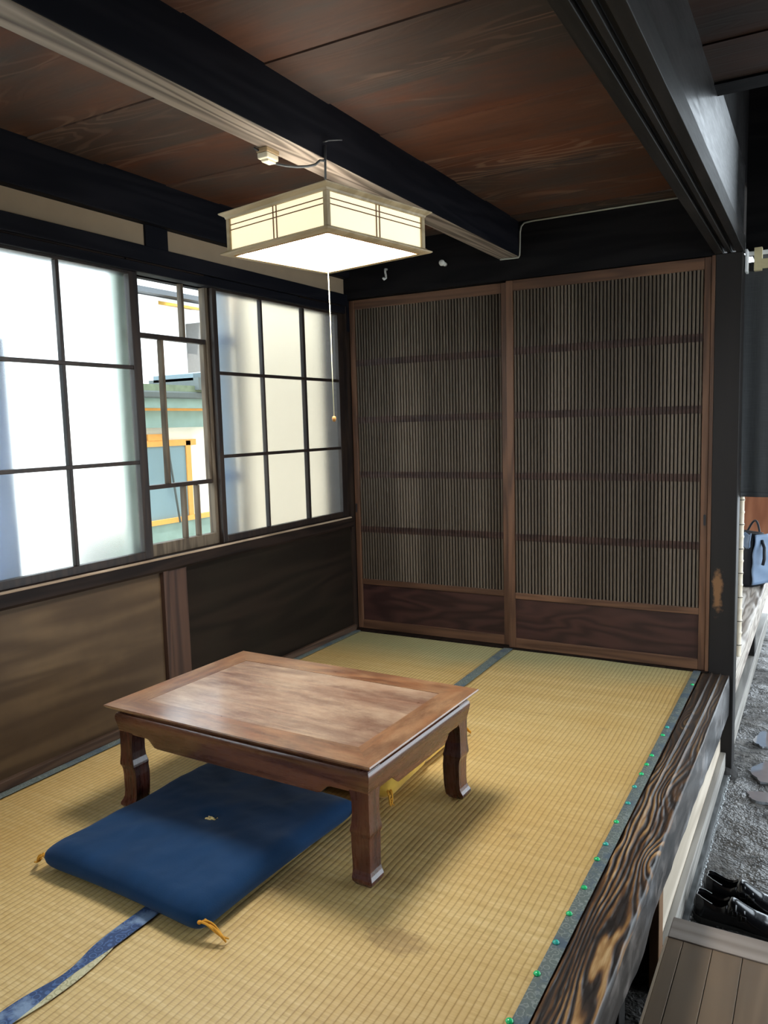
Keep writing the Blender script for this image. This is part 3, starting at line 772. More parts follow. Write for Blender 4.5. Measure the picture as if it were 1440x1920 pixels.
# tote bag on the far platform
bg_ = empty('tote_bag', (1.775, 2.02, .004), R(-36), label='black and slate blue tote bag on the far weathered platform', cat='bag')
def ring(w, d, z, n=24, q=4, ph=0):
    r_ = []
    for k in range(n):
        a = 2*math.pi*k/n; c, s = math.cos(a), math.sin(a)
        rx = w*math.copysign(abs(c)**(2/q), c); ry = d*math.copysign(abs(s)**(2/q), s)
        wob = 1 + .05*math.sin(3*a+z*20+ph)*min(1, z*4)
        r_.append((rx*wob, ry*wob, z))
    return r_
bm = loft(new(), [ring(.11, .085, .0), ring(.125, .095, .02), ring(.128, .095, .12), ring(.125, .085, .24), ring(.118, .068, .31), ring(.112, .060, .345, ph=1), ring(.10, .05, .345), ring(.10, .06, .22)])
ob('body', bm, M['bagblack'], bg_, smooth=True)
bm = new()
def sp(u, v):
    z = .02+.32*v; d = .097 - .035*max(0, (v-.55)/.45)
    return (.129 - .012*max(0, v-.6) + .004*math.sin(v*17+u*5), (-d+2*d*u)*.86, z)
grid(bm, 8, 16, sp); ob('side_panel', bm, M['bagblue'], bg_, smooth=True).modifiers.new('thick', 'SOLIDIFY').thickness = -.006
bm = grid(new(), 8, 10, lambda u, v: (.02+.10*u, -.099+.020*max(0, v-.4)-.008*math.sin(u*7)*v, .27+.09*v-.02*abs(math.sin(u*6))))
ob('top_flap', bm, M['bagblue'], bg_, smooth=True).modifiers.new('thick', 'SOLIDIFY').thickness = .006
for yy in (-.07, .07):
    pts = [(-.06+.12*k/12, yy-.02*math.sin(math.pi*k/12)*(1 if yy < 0 else -1), .30+.11*math.sin(math.pi*k/12)) for k in range(13)]
    ob('handle', tube(new(), pts, .007, 8), M['bagblack'], bg_, smooth=True)
pts = [(.13, 0, .30), (.165, -.02, .26), (.175, -.03, .19), (.165, -.03, .15)]
ob('shoulder_strap', tube(new(), pts, .010, 8), M['bagblack'], bg_, smooth=True)

# ================================================================== RUSH CARPET
rc = empty('rush_carpet', (0, 0, 0), label='woven golden rush carpet with blue seam tape covering the raised floor', cat='carpet')
def weave(x0, x1, wave):
    def fn(u, v):
        x = x0+(x1-x0)*u; y = -4.3 + v*4.285
        return (x, y, -.0035 + wave*(.003*(float(vnoise(x*6+3, y*3.5))-.5)))
    return fn
for a, b in ((.002, .888), (.888, 1.774)):
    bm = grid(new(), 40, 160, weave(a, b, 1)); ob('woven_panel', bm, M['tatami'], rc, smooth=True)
ob('underlay', box(new(), .0, 1.776, -4.3, -.013, -.034, -.0085), M['steppost'], rc)
def tapemesh(xc, w0, ya, yb, n=120, lift=.0015, wfn=None):
    def fn(u, v):
        y = ya+(yb-ya)*v; c, w = (xc, w0) if wfn is None else wfn(y)
        x = c + (u-.5)*w
        return (x, y, lift + .0012*(1-(2*u-1)**2) + .0008*(float(vnoise(x*60, y*25))-.3))
    return grid(new(), 6, n, fn)
def seamw(y):
    # the seam tape twists and folds to half its width near the viewer
    t = math.exp(-((y+2.60)/.07)**2)
    return (.893 - .004*math.sin(y*2.2) + .006*t, .048*(1-.62*t))
o = ob('seam_tape', tapemesh(0, 0, -4.3, -2.33, 160, .0018, seamw), M['tapeblue'], rc, smooth=True); o['label'] = 'blue patterned seam tape'
o = ob('seam_tape', tapemesh(0, 0, -2.33, -.02, 120, .0018, seamw), M['tapegreen'], rc, smooth=True); o['label'] = 'grey green seam tape'
o = ob('exposed_straw', tapemesh(0, 0, -2.74, -2.50, 30, .0006, lambda y: (.913, .030*max(.1, 1-((y+2.62)/.125)**2))), M['straw'], rc, smooth=True); o['label'] = 'pale zigzag straw where the tape has lifted'
ob('edge_tape', tapemesh(1.7605, .031, -4.3, -.016, 200), M['tapegreen'], rc, smooth=True)
ob('edge_tape', tapemesh(.0335, .034, -4.3, -.016, 200, .0008), M['tapegreen'], rc, smooth=True)
# push pins along the right edge tape
pins = [(1.772, -.218), (1.760, -.733), (1.759, -.813), (1.757, -1.001), (1.756, -1.079), (1.755, -1.156), (1.754, -1.253), (1.759, -1.365), (1.754, -1.487),
        (1.756, -1.615), (1.754, -1.696), (1.758, -1.831), (1.755, -1.945), (1.758, -2.054), (1.753, -2.164), (1.748, -2.309)]
ordn = ['farthest of the row, near the doors', 'second from the doors', 'third from the doors', 'fourth from the doors', 'fifth from the doors', 'sixth from the doors', 'seventh from the doors',
        'eighth from the doors', 'ninth from the doors', 'tenth from the doors', 'eleventh from the doors', 'sixth from the nearest end', 'fifth from the nearest end', 'fourth from the nearest end', 'third from the nearest end', 'second from the nearest end']
teal = {1, 6, 7, 9, 13}
for i, (x, y) in enumerate(pins):
    bm = lathe(new(), [(.0074, 0), (.0077, .0014), (.0062, .0038), (.0030, .0053), (.0004, .0057)], (0, 0, 0), 14)
    o = ob('push_pin', bm, M['pinblue'] if i in teal else M['pin'], smooth=True); o.location = (x-.004, y, .0028)
    tag(o, ('teal' if i in teal else 'green')+' push pin in the right edge tape, '+ordn[i], 'pin', 'push pins along the carpet edge')

# ================================================================== LOW TABLE
tb = empty('low_table', (.8785, -1.770, 0), R(-1.75), label='low reddish wooden table with worn top and carved legs', cat='table')
HX, HY, HT = .4575, .305, .320
FW = .088
def mitre(bm, side):
    """four mitred frame boards; profile along the outer edge is chamfered under."""
    z1 = HT
    cr_ = [(0, z1-.0035), (.0015, z1), (FW, z1), (FW, z1-.018), (.020, z1-.018), (.006, z1-.010)]
    def P(off, t, z):
        if side in 'NS':
            s = 1 if side == 'N' else -1
            return (t*(HX-off), s*(HY-off), z)
        s = 1 if side == 'E' else -1
        return (s*(HX-off), t*(HY-off), z)
    A = [P(o_, -1, z) for o_, z in cr_]; B = [P(o_, 1, z) for o_, z in cr_]
    return loft(bm, [A, B])
for s in 'NSEW':
    ob('tabletop_frame', mitre(new(), s), M['tableframe'] if s in 'NS' else M['tableframey'], tb)
ob('tabletop_panel', box(new(), -HX+FW+.0006, HX-FW-.0006, -HY+FW+.0006, HY-FW-.0006, HT-.018, HT-.0006), M['tabletop'], tb)
AX, AY = HX-.020, HY-.024        # outer face of apron
def apron(side):
    """shaped apron: bulging profile in section, stepped arch along its lower edge."""
    L = AX if side in 'NS' else AY
    bm = new(); n = 80; rings = []
    for i in range(n+1):
        s = -1 + 2*i/n; t = s*L; d = (1-abs(s))*L          # distance from the corner
        lo = .2320
        a, b = .092, .150
        if d < .062: lo = .2320 - .03*(1-min(1, d/.062))**3*0
        if d > a: lo = .2320 - .0055*min(1, (d-a)/.012)
        lo = .2320 + .004*(1-min(1, max(0, (d-.062)/.02)))**2*0
        if d > a+.02: lo -= .0240*(.5-.5*math.cos(math.pi*min(1, (d-a-.02)/(b-a-.02))))
        prof = [(.010, .302), (.010, .2925), (.003, .2905), (-.0005, .285), (-.0015, .277), (.0012, .262), (.0045, .246), (.0060, lo+.004), (.0075, lo), (.0260, lo), (.0260, .302)]
        r_ = []
        for off, z in prof:
            sgn = 1 if side in 'NE' else -1
            m_ = (L-off)/L
            r_.append((t*m_, sgn*(AY-off), z) if side in 'NS' else (sgn*(AX-off), t*m_, z))
        rings.append(r_)
    return loft(bm, rings)
for s in 'NSEW':
    ob('apron', apron(s), M['apron'] if s in 'NS' else M['aprony'], tb, smooth=True).modifiers.new('split', 'EDGE_SPLIT').split_angle = R(35)
def leg(sx, sy):
    #  z, outer offset, inner depth
    P = [(.2925, .004, .062), (.262, .004, .062), (.246, .0055, .062), (.232, .006, .061), (.222, .006, .0575), (.205, .006, .0555), (.175, .0058, .0550), (.155, .0045, .0565),
         (.140, .0030, .0600), (.134, .0030, .0610), (.128, .0055, .0600), (.122, .0075, .0602), (.105, .0088, .0615), (.080, .0090, .0610), (.052, .0090, .0600),
         (.036, .0078, .0590), (.027, .0045, .0580), (.018, -.0005, .057), (.011, -.0010, .055), (.0025, .0045, .0490), (.0, .0060, .0475)]
    rings = []
    for z, o_, i_ in P:
        a0 = AX-o_; a1 = AX-i_; b0 = AY-o_; b1 = AY-i_
        rings.append([(sx*a0, sy*b0, z), (sx*a1, sy*b0, z), (sx*a1, sy*b1, z), (sx*a0, sy*b1, z)])
    return loft(new(), rings)
for sx in (-1, 1):
    for sy in (-1, 1): ob('leg', leg(sx, sy), M['tableleg'], tb, bevel=.0012)
# ================================================================== ZABUTON CUSHIONS
def cushion(hx, hy, H, seed, dimple, pinch=0.):
    """puffed square cushion: top and bottom sheets meeting in a soft edge."""
    n = 72
    def edge(a, k):   # concave sides between pointed corners
        return 1 - k*(1-a*a)
    bm = new()
    def surf(top):
        V = []
        for i in range(n+1):
            row = []
            for j in range(n+1):
                u = -1+2*i/n; v = -1+2*j/n
                # crowd samples towards the rim
                u = math.copysign(1-(1-abs(u))**1.35, u); v = math.copysign(1-(1-abs(v))**1.35, v)
                x = hx*u*edge(v, .030+pinch*(math.exp(-(v/.05)**2))); y = hy*v*edge(u, .030)
                du, dv = 1-abs(u), 1-abs(v)
                prof = lambda d: (1-(1-min(1, d/.15))**2.2)**.5*(.80+.20*min(1, d*1.4))
                mx_ = max(abs(u), abs(v)); dd = 1-mx_; p = prof(dd)
                sq = mx_/max(1e-9, (abs(u)**18+abs(v)**18)**(1/18)); x *= sq; y *= sq
                rim = .033
                puff = H*p
                wr = .0055*(float(fbm(u*3.1+seed, v*3.1+seed, 3))-.45)
                rad = .0055*math.sin(math.atan2(v, u)*9+seed)*min(1, math.hypot(u, v))*max(0, math.hypot(u, v)-.55)
                if top:
                    z = rim + puff*.72 + (wr*2.4 + rad)*min(1, p*1.5)
                    if dimple: z -= .010*math.exp(-((u/.09)**2+(v/.09)**2))
                else: z = rim - .031*(1-(1-min(1, dd/.10))**2)**.5
                row.append(Vector((x, y, max(z, .0008))))
            V.append(row)
        return V
    T, B = surf(True), surf(False)
    TV = [[bm.verts.new(p) for p in r_] for r_ in T]
    BV = [[(TV[i][j] if i in (0, n) or j in (0, n) else bm.verts.new(B[i][j])) for j in range(n+1)] for i in range(n+1)]
    for i in range(n):
        for j in range(n):
            bm.faces.new((TV[i][j], TV[i+1][j], TV[i+1][j+1], TV[i][j+1]))
            try: bm.faces.new((BV[i][j], BV[i][j+1], BV[i+1][j+1], BV[i+1][j]))
            except ValueError: pass
    return bm
def tassel(p, d, L, droop, mat, parent, n=4, zmin=.004):
    """a knot and a few bent strands leaving p towards direction d."""
    bm = new(); d = Vector((d[0], d[1], 0)).normalized(); sd = Vector((-d.y, d.x, 0))
    bmesh.ops.create_icosphere(bm, subdivisions=2, radius=.0052, matrix=Matrix.Translation(p))
    for k in range(n):
        s = (k-(n-1)/2)/max(1, n-1); pts = []
        for i in range(9):
            t = i/8
            q = Vector(p) + d*(L*(t*.8)) + sd*(s*.016*t + .010*math.sin(t*3+k)) + Vector((0, 0, -droop*t*t + .004*math.sin(t*6+k*2)))
            q.z = max(q.z, zmin); pts.append(q)
        tube(bm, pts, [.0026]*7+[.0022, .0014], 6)
    return ob('tassel', bm, mat, parent, smooth=True)
zb = empty('zabuton', (.800, -2.073, .002), R(-2.6), label='navy blue velvet floor cushion with orange corner tassels before the table', cat='cushion', group='floor cushions')
ob('cover', cushion(.284, .313, .058, 2.2, True), M['navy'], zb, smooth=True)
for (sx, sy, d, L, dr) in ((-1, -1, (-1, .10), .060, .040), (1, -1, (1, .25), .085, .028), (1, 1, (1, -.45), .060, .030), (-1, 1, (-1, 1), .05, .03)):
    tassel((sx*.272, sy*.300, .034), d, L, dr, M['tassel'], zb)
o = tassel((0, 0, .0640), (1, .15), .042, -.010, M['palethread'], zb, 4, .0640); o['label'] = 'pale yellow centre tuft'
zg = empty('zabuton', (.845, -1.395, .002), R(1), label='gold floor cushion half hidden under the far side of the table', cat='cushion', group='floor cushions')
ob('cover', cushion(.293, .286, .056, 7.7, True, .035), M['gold'], zg, smooth=True)
for (sx, sy, d) in ((-1, -1, (-1, -.3)), (1, -1, (.6, -.5)), (1, 1, (1, 1)), (-1, 1, (-1, 1))):
    tassel((sx*.281, sy*.274, .034), d, .045, .026, M['tassel'], zg)

# ================================================================== PENDANT LAMP
LR = R(-11.5)
LC = Vector((.962, -1.632, 1.594))
lp = empty('pendant_lamp', LC, LR, label='square lit wood and paper pendant lamp hanging from the beam', cat='lamp')
S, SB, HL = .215, .199, .116
def rim(z0, prof):
    """square moulding ring swept round the body: prof of (outset, z)."""
    bm = new(); rings = []
    for o_, z in prof:
        rings.append([(SB+o_, SB+o_, z0+z), (-SB-o_, SB+o_, z0+z), (-SB-o_, -SB-o_, z0+z), (SB+o_, -SB-o_, z0+z)])
    rings.append(rings[0]); return loft(bm, rings, cap=False)
ob('top_rim', rim(HL-.017, [(-.010, 0), (.002, 0), (.004, .006), (.012, .011), (.0165, .0135), (.0165, .017), (-.010, .017)]), M['pale'], lp, bevel=.0015)
ob('bottom_rim', rim(0, [(-.012, .0), (.009, .0), (.0160, .003), (.0160, .006), (.007, .010), (.002, .014), (-.010, .014), (-.012, .006)]), M['pale'], lp, bevel=.0015)
for sx in (-1, 1):
    for sy in (-1, 1): ob('corner_post', box(new(), sx*SB-.012, sx*SB+.012, sy*SB-.012, sy*SB+.012, .018, HL-.02) if False else
                          box(new(), min(sx*(SB-.013), sx*(SB+.001)), max(sx*(SB-.013), sx*(SB+.001)), min(sy*(SB-.013), sy*(SB+.001)), max(sy*(SB-.013), sy*(SB+.001)), .013, HL-.016), M['pale'], lp, bevel=.002)
for k in range(4):
    Mz = Matrix.Rotation(k*math.pi/2, 4, 'Z')
    p = ob('side_panel', box(new(), SB-.0075, SB-.0055, -SB+.013, SB-.013, .013, HL-.016, Mz), M['paper'], lp)
    for zz in (.0690, .0830): ob('muntin', box(new(), SB-.0055, SB-.003, -SB+.013, SB-.013, zz-.0011, zz+.0011, Mz), M['redmuntin'], p)
    for yy in (-.0065, .0065): ob('muntin', box(new(), SB-.0055, SB-.0028, yy-.0011, yy+.0011, .014, HL-.017, Mz), M['redmuntin'], p)
    ob('inner_trim', box(new(), SB-.0165, SB-.0125, -SB+.013, SB-.013, -.0015, .006, Mz), M['knobwood'], lp)
ob('diffuser', box(new(), -SB+.0166, SB-.0166, -SB+.0166, SB-.0166, .003, .005), M['diffuser'], lp)
ob('diffuser_light_block', box(new(), -SB+.0125, SB-.0125, -SB+.0125, SB-.0125, .0065, .0085), M['white'], lp)  # unseen plate added to stop the diffuser lighting upwards
bm = new(); pts = [(.115*math.cos(a), .115*math.sin(a), .070) for a in np.linspace(0, 2*math.pi, 41)]
tube(bm, pts, .014, 10, False); ob('ring_tube', bm, M['ring'], lp, smooth=True)
bm = box(new(), -SB+.01, SB-.01, -.008, .008, .086, .096); box(bm, -.03, .03, -.03, .03, .082, .10)
ob('lamp_bracket', bm, M['pale'], lp)
LRi = Matrix.Rotation(-LR, 3, 'Z')
def lloc(p): return tuple(LRi @ (Vector(p)-LC))
ob('cord', tube(new(), [lloc((.962, -1.632, 1.69)), lloc((.962, -1.632, 1.76)), lloc((.9635, -1.631, 1.80)), lloc((.9635, -1.629, 1.846)), lloc((.9635, -1.627, 1.895))], .0034, 8), M['cord'], lp, smooth=True)
pts = [(.953, -1.640, 1.852), (.947, -1.655, 1.838), (.935, -1.675, 1.830), (.915, -1.700, 1.826), (.895, -1.725, 1.826), (.878, -1.742, 1.829), (.868, -1.752, 1.836)]
pts = [(.9635, -1.630, 1.852)] + pts
ob('supply_cord', tube(new(), [lloc(p) for p in pts], .0036, 8), M['cord'], lp, smooth=True)
ob('pull_cord', tube(new(), [(.0, .0, .004), (.002, .001, -.16), (.0005, .003, -.32), (.001, .004, -.458)], .0013, 6), M['pullcord'], lp, smooth=True)
ob('pull_knob', lathe(new(), [(.0015, .004), (.005, .002), (.0062, -.004), (.005, -.010), (.0015, -.0125)], (.001, .004, -.462), 14), M['knobwood'], lp, smooth=True)

jb = empty('ceiling_socket', (.868, -1.768, 1.861), R(0), label='cream power socket screwed under the ceiling beam', cat='socket')
ob('base', box(new(), -.0185, .0185, -.028, .028, -.012, 0), flat('tan_plastic', (.30, .21, .11), .5), jb, bevel=.002)
ob('body', box(new(), -.017, .017, -.026, .026, -.028, -.012), M['cream'], jb, bevel=.003)
ob('plug', box(new(), -.012, .012, -.016, .020, -.034, -.026), M['cream'], jb, bevel=.002)
ob('wire_stub', tube(new(), [(-.010, -.022, -.006), (-.012, -.034, -.007), (-.016, -.040, -.002)], .003, 8), M['black'], jb, smooth=True)
bm = tube(new(), [(.955, -1.627, 1.905), (.966, -1.627, 1.905), (.972, -1.622, 1.908), (.985, -1.590, 1.916), (.990, -1.578, 1.918)], .0022, 8)
o = ob('nail', bm, M['cord'], smooth=True); tag(o, 'bent nail on the beam side holding the lamp cord', 'nail')

# small things on the back wall
o = ob('wall_hook', tube(new(), [(.258, .0, 1.886), (.258, -.018, 1.884), (.262, -.026, 1.868), (.268, -.030, 1.850), (.270, -.034, 1.838), (.266, -.045, 1.832), (.262, -.052, 1.838)], [.006, .006, .0055, .0055, .006, .0075, .005], 10), M['porcelain'], smooth=True)
tag(o, 'white porcelain hook on the black wall above the left door', 'hook')
kn = empty('insulator_knob', (.583, .0, 1.872), label='white porcelain insulator knob on the black wall', cat='knob')
ob('base', lathe(new(), [(.010, -.022), (.010, 0)], (0, 0, 0), 14, 'y'), M['porcelain'], kn, smooth=True)
ob('head', lathe(new(), [(.004, -.046), (.012, -.042), (.015, -.034), (.014, -.026), (.008, -.022)], (-.004, 0, .003), 16, 'y'), M['porcelain'], kn, smooth=True)
pts = [(1.83, -.006, 2.012), (1.4, -.006, 2.012), (1.02, -.006, 2.011), (.985, -.006, 2.008), (.970, -.006, 1.995), (.965, -.006, 1.97), (.963, -.006, 1.90), (.962, -.008, 1.866), (.957, -.010, 1.857), (.935, -.012, 1.8565), (.87, -.016, 1.857)]
o = ob('cable', tube(new(), pts, .0040, 8), M['cable'], smooth=True); tag(o, 'thin grey cable along the ceiling corner and under the beam', 'cable')

# ================================================================== STEP IN THE PASSAGE
st = empty('wooden_step', (1.905, -1.50, GZ), label='brown plank step in the earth passage beside the threshold', cat='step')
ZT = -.22 - GZ
ob('end_batten', box(new(), .0, .62, -.090, .0, ZT-.025, ZT), M['batten'], st, bevel=.002)
for k in range(9):
    x0 = .002 + k*.069 if k else .002
    x1 = (k+1)*.069-.0014 - .030
    x0 = max(.002, k*.069-.030)
    ob('plank', box(new(), x0, x1, -1.5, -.0915, ZT-.024, ZT-.002), M['plank'], st, bevel=.0012)
ob('edge_strip', box(new(), -.004, .0015, -1.5, -.092, ZT-.03, ZT-.001), M['planklight'], st)
for (x, y) in ((.02, -.06), (.56, -.06), (.02, -1.44), (.56, -1.44)):
    ob('leg', box(new(), x, x+.04, y-.02, y+.02, .0, ZT-.025), M['plank'], st)

# ================================================================== SHOES
def shoe(loc, rz, side, label):
    r_ = empty('shoe', loc, rz, label=label, cat='shoe', group='black monk strap shoes')
    L = .285
    def prof(t):
        w = np.interp(t, [0, .03, .10, .25, .45, .62, .75, .86, .94, .985, 1], [.004, .020, .031, .033, .035, .045, .048, .043, .032, .016, .003])
        h = np.interp(t, [0, .03, .06, .12, .18, .24, .30, .345, .375, .42, .47, .52, .60, .72, .84, .94, 1], [.058, .086, .087, .081, .074, .069, .070, .080, .091, .088, .080, .072, .060, .050, .046, .040, .024])
        c = side*np.interp(t, [0, .3, .7, 1], [0, .0, .006, -.004])
        op = float(np.clip(min((t-.028)/.012, (.355-t)/.012), 0, 1))
        return float(w), float(h), float(c), op
    rings = []; N = 14
    ts = list(np.linspace(0, .06, 9)) + list(np.linspace(.075, .33, 16)) + list(np.linspace(.338, .37, 6)) + list(np.linspace(.39, .97, 34)) + [.98, .99, .997, 1]
    for t in ts:
        w, h, c, op = prof(t); x = t*L; pts = []
        z0 = .020 + .006*max(0, (t-.8)/.2)
        # outer half from bottom to rim
        crease = .0014*math.sin((t-.60)*2*math.pi/.035)*math.exp(-((t-.645)/.05)**2)
        for s in (1, -1):
            half = []
            for k in range(N):
                a = k/(N-1)
                if t < .36:      # quarter: near vertical walls leaning in at the rim
                    yy = w*(1 - .24*a**2.0 + .05*math.sin(a*3.1)); zz = z0 + (h-z0)*a
                    yo = yy
                    # closed section: curve over the top
                    ang = a*math.pi/2
                    yc = w*math.cos(ang)**.62; zc = z0+(h-z0)*math.sin(ang)**.8
                    yy = yo*op + yc*(1-op); zz = zz*op + zc*(1-op)
                else:
                    ang = a*math.pi/2
                    yy = w*math.cos(ang)**.62; zz = z0+(h-z0+crease)*math.sin(ang)**.80
                half.append((x, c+s*yy, zz))
            # inner side down to the insole for the open heel
            inn = []
            for k in range(1, 6):
                a = k/5
                yi = w*(.74-.12*a)*op; zi = (h-.001) - (h-.034)*a
                zi = zi*op + h*(1-op)
                inn.append((x, c+s*yi, zi))
            if s == 1: A = half+inn
            else: B = half+inn
        rings.append(A + B[::-1])
    bm = loft(new(), rings); bmesh.ops.remove_doubles(bm, verts=bm.verts[:], dist=.0003)
    ob('upper', bm, [M['leather']], r_, smooth=True)
    # sole and heel
    rs = []
    for t in np.linspace(0, 1, 40):
        w, h, c, op = prof(t); w = w+.0035; x = t*(L+.006)-.003
        rs.append([(x, c+w, .012), (x, c+w, .022), (x, c-w, .022), (x, c-w, .012)])
    ob('sole', loft(new(), rs), M['rubber'], r_, bevel=.001)
    rs = []
    for t in np.linspace(0, .26, 14):
        w, h, c, op = prof(t); w = w+.0025; x = t*L-.002
        rs.append([(x, c+w, 0), (x, c+w, .014), (x, c-w, .014), (x, c-w, 0)])
    ob('heel', loft(new(), rs), M['rubber'], r_, bevel=.001)
    # pale rim of the opening
    pts = []
    for t in list(np.linspace(.20, .04, 14)): w, h, c, op = prof(t); pts.append((t*L, c-w*.79, h+.0005))
    for t in list(np.linspace(.04, .17, 14)): w, h, c, op = prof(t); pts.append((t*L, c+w*.79, h+.0005))
    ob('collar_piping', tube(new(), pts, .0008, 6), M['piping'], r_, smooth=True)
    # monk straps with buckles on the near side
    for (t, wd) in ((.415, .014), (.50, .013)):
        w, h, c, op = prof(t); rr = []
        for k in range(17):
            a = math.pi*(.07+.33*k/16); yy = (w+.0004)*math.copysign(abs(math.cos(a))**.62, math.cos(a)); zz = .020+(h+.0006-.020)*math.sin(a)**.80
            rr.append([(t*L-wd/2, c-yy*1.0, zz+.0006), (t*L+wd/2, c-yy*.985, zz-.0030)])
        ob('strap', loft(new(), rr, cap=False, closed=False), M['leather'], r_, smooth=True).modifiers.new('thick', 'SOLIDIFY').thickness = .0010
        a = math.pi*.18; yy = (w+.003)*math.cos(a)**.62; zz = .020+(h-.020)*math.sin(a)**.8
        bm = new(); fx, fz = .009, .008
        cpos = [(t*L-fx, c-yy-.001, zz-fz), (t*L+fx, c-yy-.001, zz-fz), (t*L+fx, c-yy+.002, zz+fz), (t*L-fx, c-yy+.002, zz+fz), (t*L-fx, c-yy-.001, zz-fz)]
        tube(bm, cpos, .0013, 6); ob('buckle', bm, M['steel'], r_, smooth=True)
    return r_
shoe((1.905, -1.115, GZ+.004), R(-2), 1, 'black leather monk strap shoe nearer the wooden step')
shoe((1.920, -.997, GZ+.004), R(-3), -1, 'black leather monk strap shoe farther from the wooden step')

# wet films on the earth floor
for i, (x, y, rx, ry) in enumerate(((2.01, .47, .05, .10), (2.06, .10, .075, .12), (2.05, -.17, .07, .05))):
    bm = new(); n = 40
    V = []
    for k in range(n):
        a = 2*math.pi*k/n; rr = 1 + .35*(float(fbm(math.cos(a)*2+i*7+9, math.sin(a)*2+5, 3))-.45)*2
        V.append(bm.verts.new((x+rx*rr*math.cos(a), y+ry*rr*math.sin(a), GZ+.0045)))
    f = bm.faces.new(V); ex = bmesh.ops.extrude_face_region(bm, geom=[f])
    for e in ex['geom']:
        if isinstance(e, bmesh.types.BMVert): e.co.z -= .012
    o = ob('puddle', bm, M['puddle'])
    tag(o, ['farthest shallow puddle on the earth floor', 'middle shallow puddle on the earth floor', 'nearest shallow puddle on the earth floor beside the post'][i], 'puddle', 'puddles on the earth floor')

# ================================================================== OUTSIDE THE WINDOWS
whitewash = wood('whitewashed_boards', (.66, .64, .60), (.82, .80, .77), 'y', 4, .1, 7, (.6, .8), .15, .2)
tealp = flat('faded_teal_paint', (.19, .275, .265), .7, .2, var=.25, nscale=9, bump=.2)
bluep = flat('blue_painted_door', (.155, .235, .285), .5, .3, var=.08, nscale=5)
orangep = flat('orange_trim_paint', (.62, .30, .085), .6, .2)
mossp = flat('mossy_roof_edge', (.13, .165, .12), .8, .1, var=.4, nscale=20, bump=.4)
darkp = flat('dark_gutter_paint', (.06, .075, .08), .5, .4)
nh = empty('neighbour_house', (-2.0, .2, GZ-.1), label='whitewashed outbuilding with blue door seen through the middle window', cat='house')
def nb(n, b, mat, **k):
    bm = new(); box(bm, b[0]+2.0, b[1]+2.0, b[2]-.2, b[3]-.2, b[4]-GZ+.1, b[5]-GZ+.1); return ob(n, bm, mat, nh, **k)
nb('wall', (-2.6, -2.0, .20, 2.2, -.55, 1.30), whitewash)
nb('base', (-2.6, -1.975, .20, 2.2, -.55, .43), tealp)
nb('base_trim', (-2.6, -1.965, .20, 2.2, .43, .465), orangep)
nb('door', (-2.02, -1.985, .25, .86, .43, .995), bluep)
nb('door_frame', (-2.02, -1.975, .86, .91, .465, 1.03), orangep)
nb('door_frame', (-2.02, -1.975, .20, .97, .995, 1.04), orangep)
nb('lintel_board', (-2.02, -1.97, .48, .66, 1.04, 1.085), orangep)
nb('fascia', (-2.05, -1.92, .15, 2.3, 1.13, 1.25), tealp)
nb('fascia_trim', (-2.05, -1.90, .15, 2.3, 1.25, 1.268), orangep)
nb('eaves', (-2.05, -1.86, .15, 2.3, 1.268, 1.335), tealp)
nb('gutter', (-1.93, -1.83, .15, 2.3, 1.335, 1.385), darkp, bevel=.01)
nb('roof_edge', (-2.6, -1.84, .15, 2.3, 1.385, 1.43), mossp)
nb('roof_cap', (-2.3, -1.80, .84, 2.3, 1.40, 1.49), darkp)
bm = prism(new(), [(.84-.2, 1.47-GZ+.1), (2.3-.2, 1.60-GZ+.1), (2.3-.2, 1.68-GZ+.1), (.84-.2, 1.52-GZ+.1)], -.25, .15, 'x'); ob('tin_sheet', bm, flat('blue_grey_tin', (.085, .125, .155), .5, .5), nh)
ob('drain_rod', tube(new(), [(.05, .44, 1.68), (.05, .46, 1.45), (.06, .52, .98)], .008, 8), darkp, nh, smooth=True)
fh = empty('white_house', (-6, 4, GZ-.1), label='white building with grey eaves and red tiles far beyond the outbuilding', cat='house')
ob('wall', box(new(), -1, .0, -8, 4, 0, 3.52), flat('white_render', (.82, .82, .82), .8), fh)
ob('eaves', box(new(), -1, .15, -8, 4, 3.53, 3.60), flat('grey_eaves', (.060, .064, .072), .6), fh)
ob('parapet', box(new(), -1, .10, -8, 4, 3.60, 3.76), flat('white_parapet', (.82, .82, .82), .8), fh)
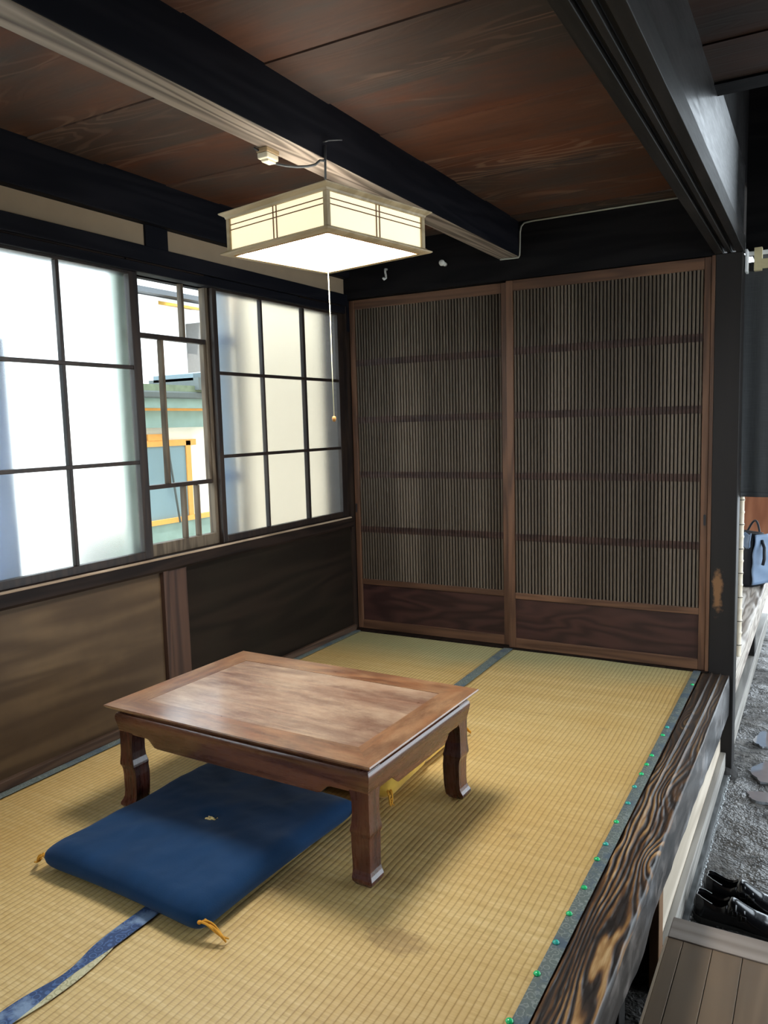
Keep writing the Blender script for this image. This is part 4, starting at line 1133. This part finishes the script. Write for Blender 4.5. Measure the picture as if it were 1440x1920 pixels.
tiles = flat('red_clay_tiles', (.13, .030, .018), .8, var=.4, nscale=12)
for y0, y1 in ((-8, .48), (1.30, 4)):
    ob('tile_roof', prism(new(), [(.1, 3.76), (-.2, 4.3), (-1.2, 4.3), (-1.2, 3.76)], y0, y1, 'y'), tiles, fh)
ob('awning', prism(new(), [(.0, 3.47), (.30, 3.40), (.30, 3.37), (.0, 3.42)], .72, 1.38, 'y'), flat('yellow_orange_awning', (.34, .19, .030), .7), fh)
ob('annex', box(new(), .0, .40, 1.24, 3.5, 0, 3.20), flat('grey_annex', (.115, .110, .108), .8), fh)
# things close outside the panes
bm = box(new(), -.82, -.76, -.02, 2.6, GZ-.1, 2.3)
struct('wall_outside', bm, flat('cream_render', (.84, .72, .55), .9), 'cream rendered wall close outside the right panes', 'wall')
bm = box(new(), -.50, -.12, -.30, 1.6, 1.98, 2.02)
struct('roof_outside', bm, flat('dark_eaves_boards', (.05, .045, .04), .7), 'small eaves over the right panes', 'roof')
o = ob('downpipe', tube(new(), [(-.27, -.56, GZ-.1), (-.27, -.56, 2.4)], .028, 14), flat('beige_pipe', (.34, .26, .18), .5), smooth=True); tag(o, 'beige downpipe behind the right frosted sash', 'pipe')
o = ob('pole', tube(new(), [(-.17, -1.948, GZ-.1), (-.17, -1.948, 1.42)], .062, 16), flat('blue_grey_pole', (.05, .10, .22), .5), smooth=True); tag(o, 'blue grey pole behind the left frosted sash', 'pole')
o = ob('shutter_box', box(new(), -.16, -.12, -1.425, -1.345, GZ-.1, 1.9), flat('grey_green_board', (.24, .29, .24), .6), bevel=.004); tag(o, 'grey green upright board outside between left and middle windows', 'board')
pb = empty('fence_panel', (-.30, -.66, GZ-.1), label='pale blue boarded panel behind the right frosted sash', cat='panel')
ob('board', box(new(), -.02, .02, -.08, .06, 0, 2.5), flat('pale_blue_board', (.40, .52, .68), .6), pb)
for z in (1.43, 2.07): ob('rail', box(new(), .02, .04, -.08, .06, z-.02, z+.02), flat('mid_blue_rail', (.14, .24, .45), .6), pb)
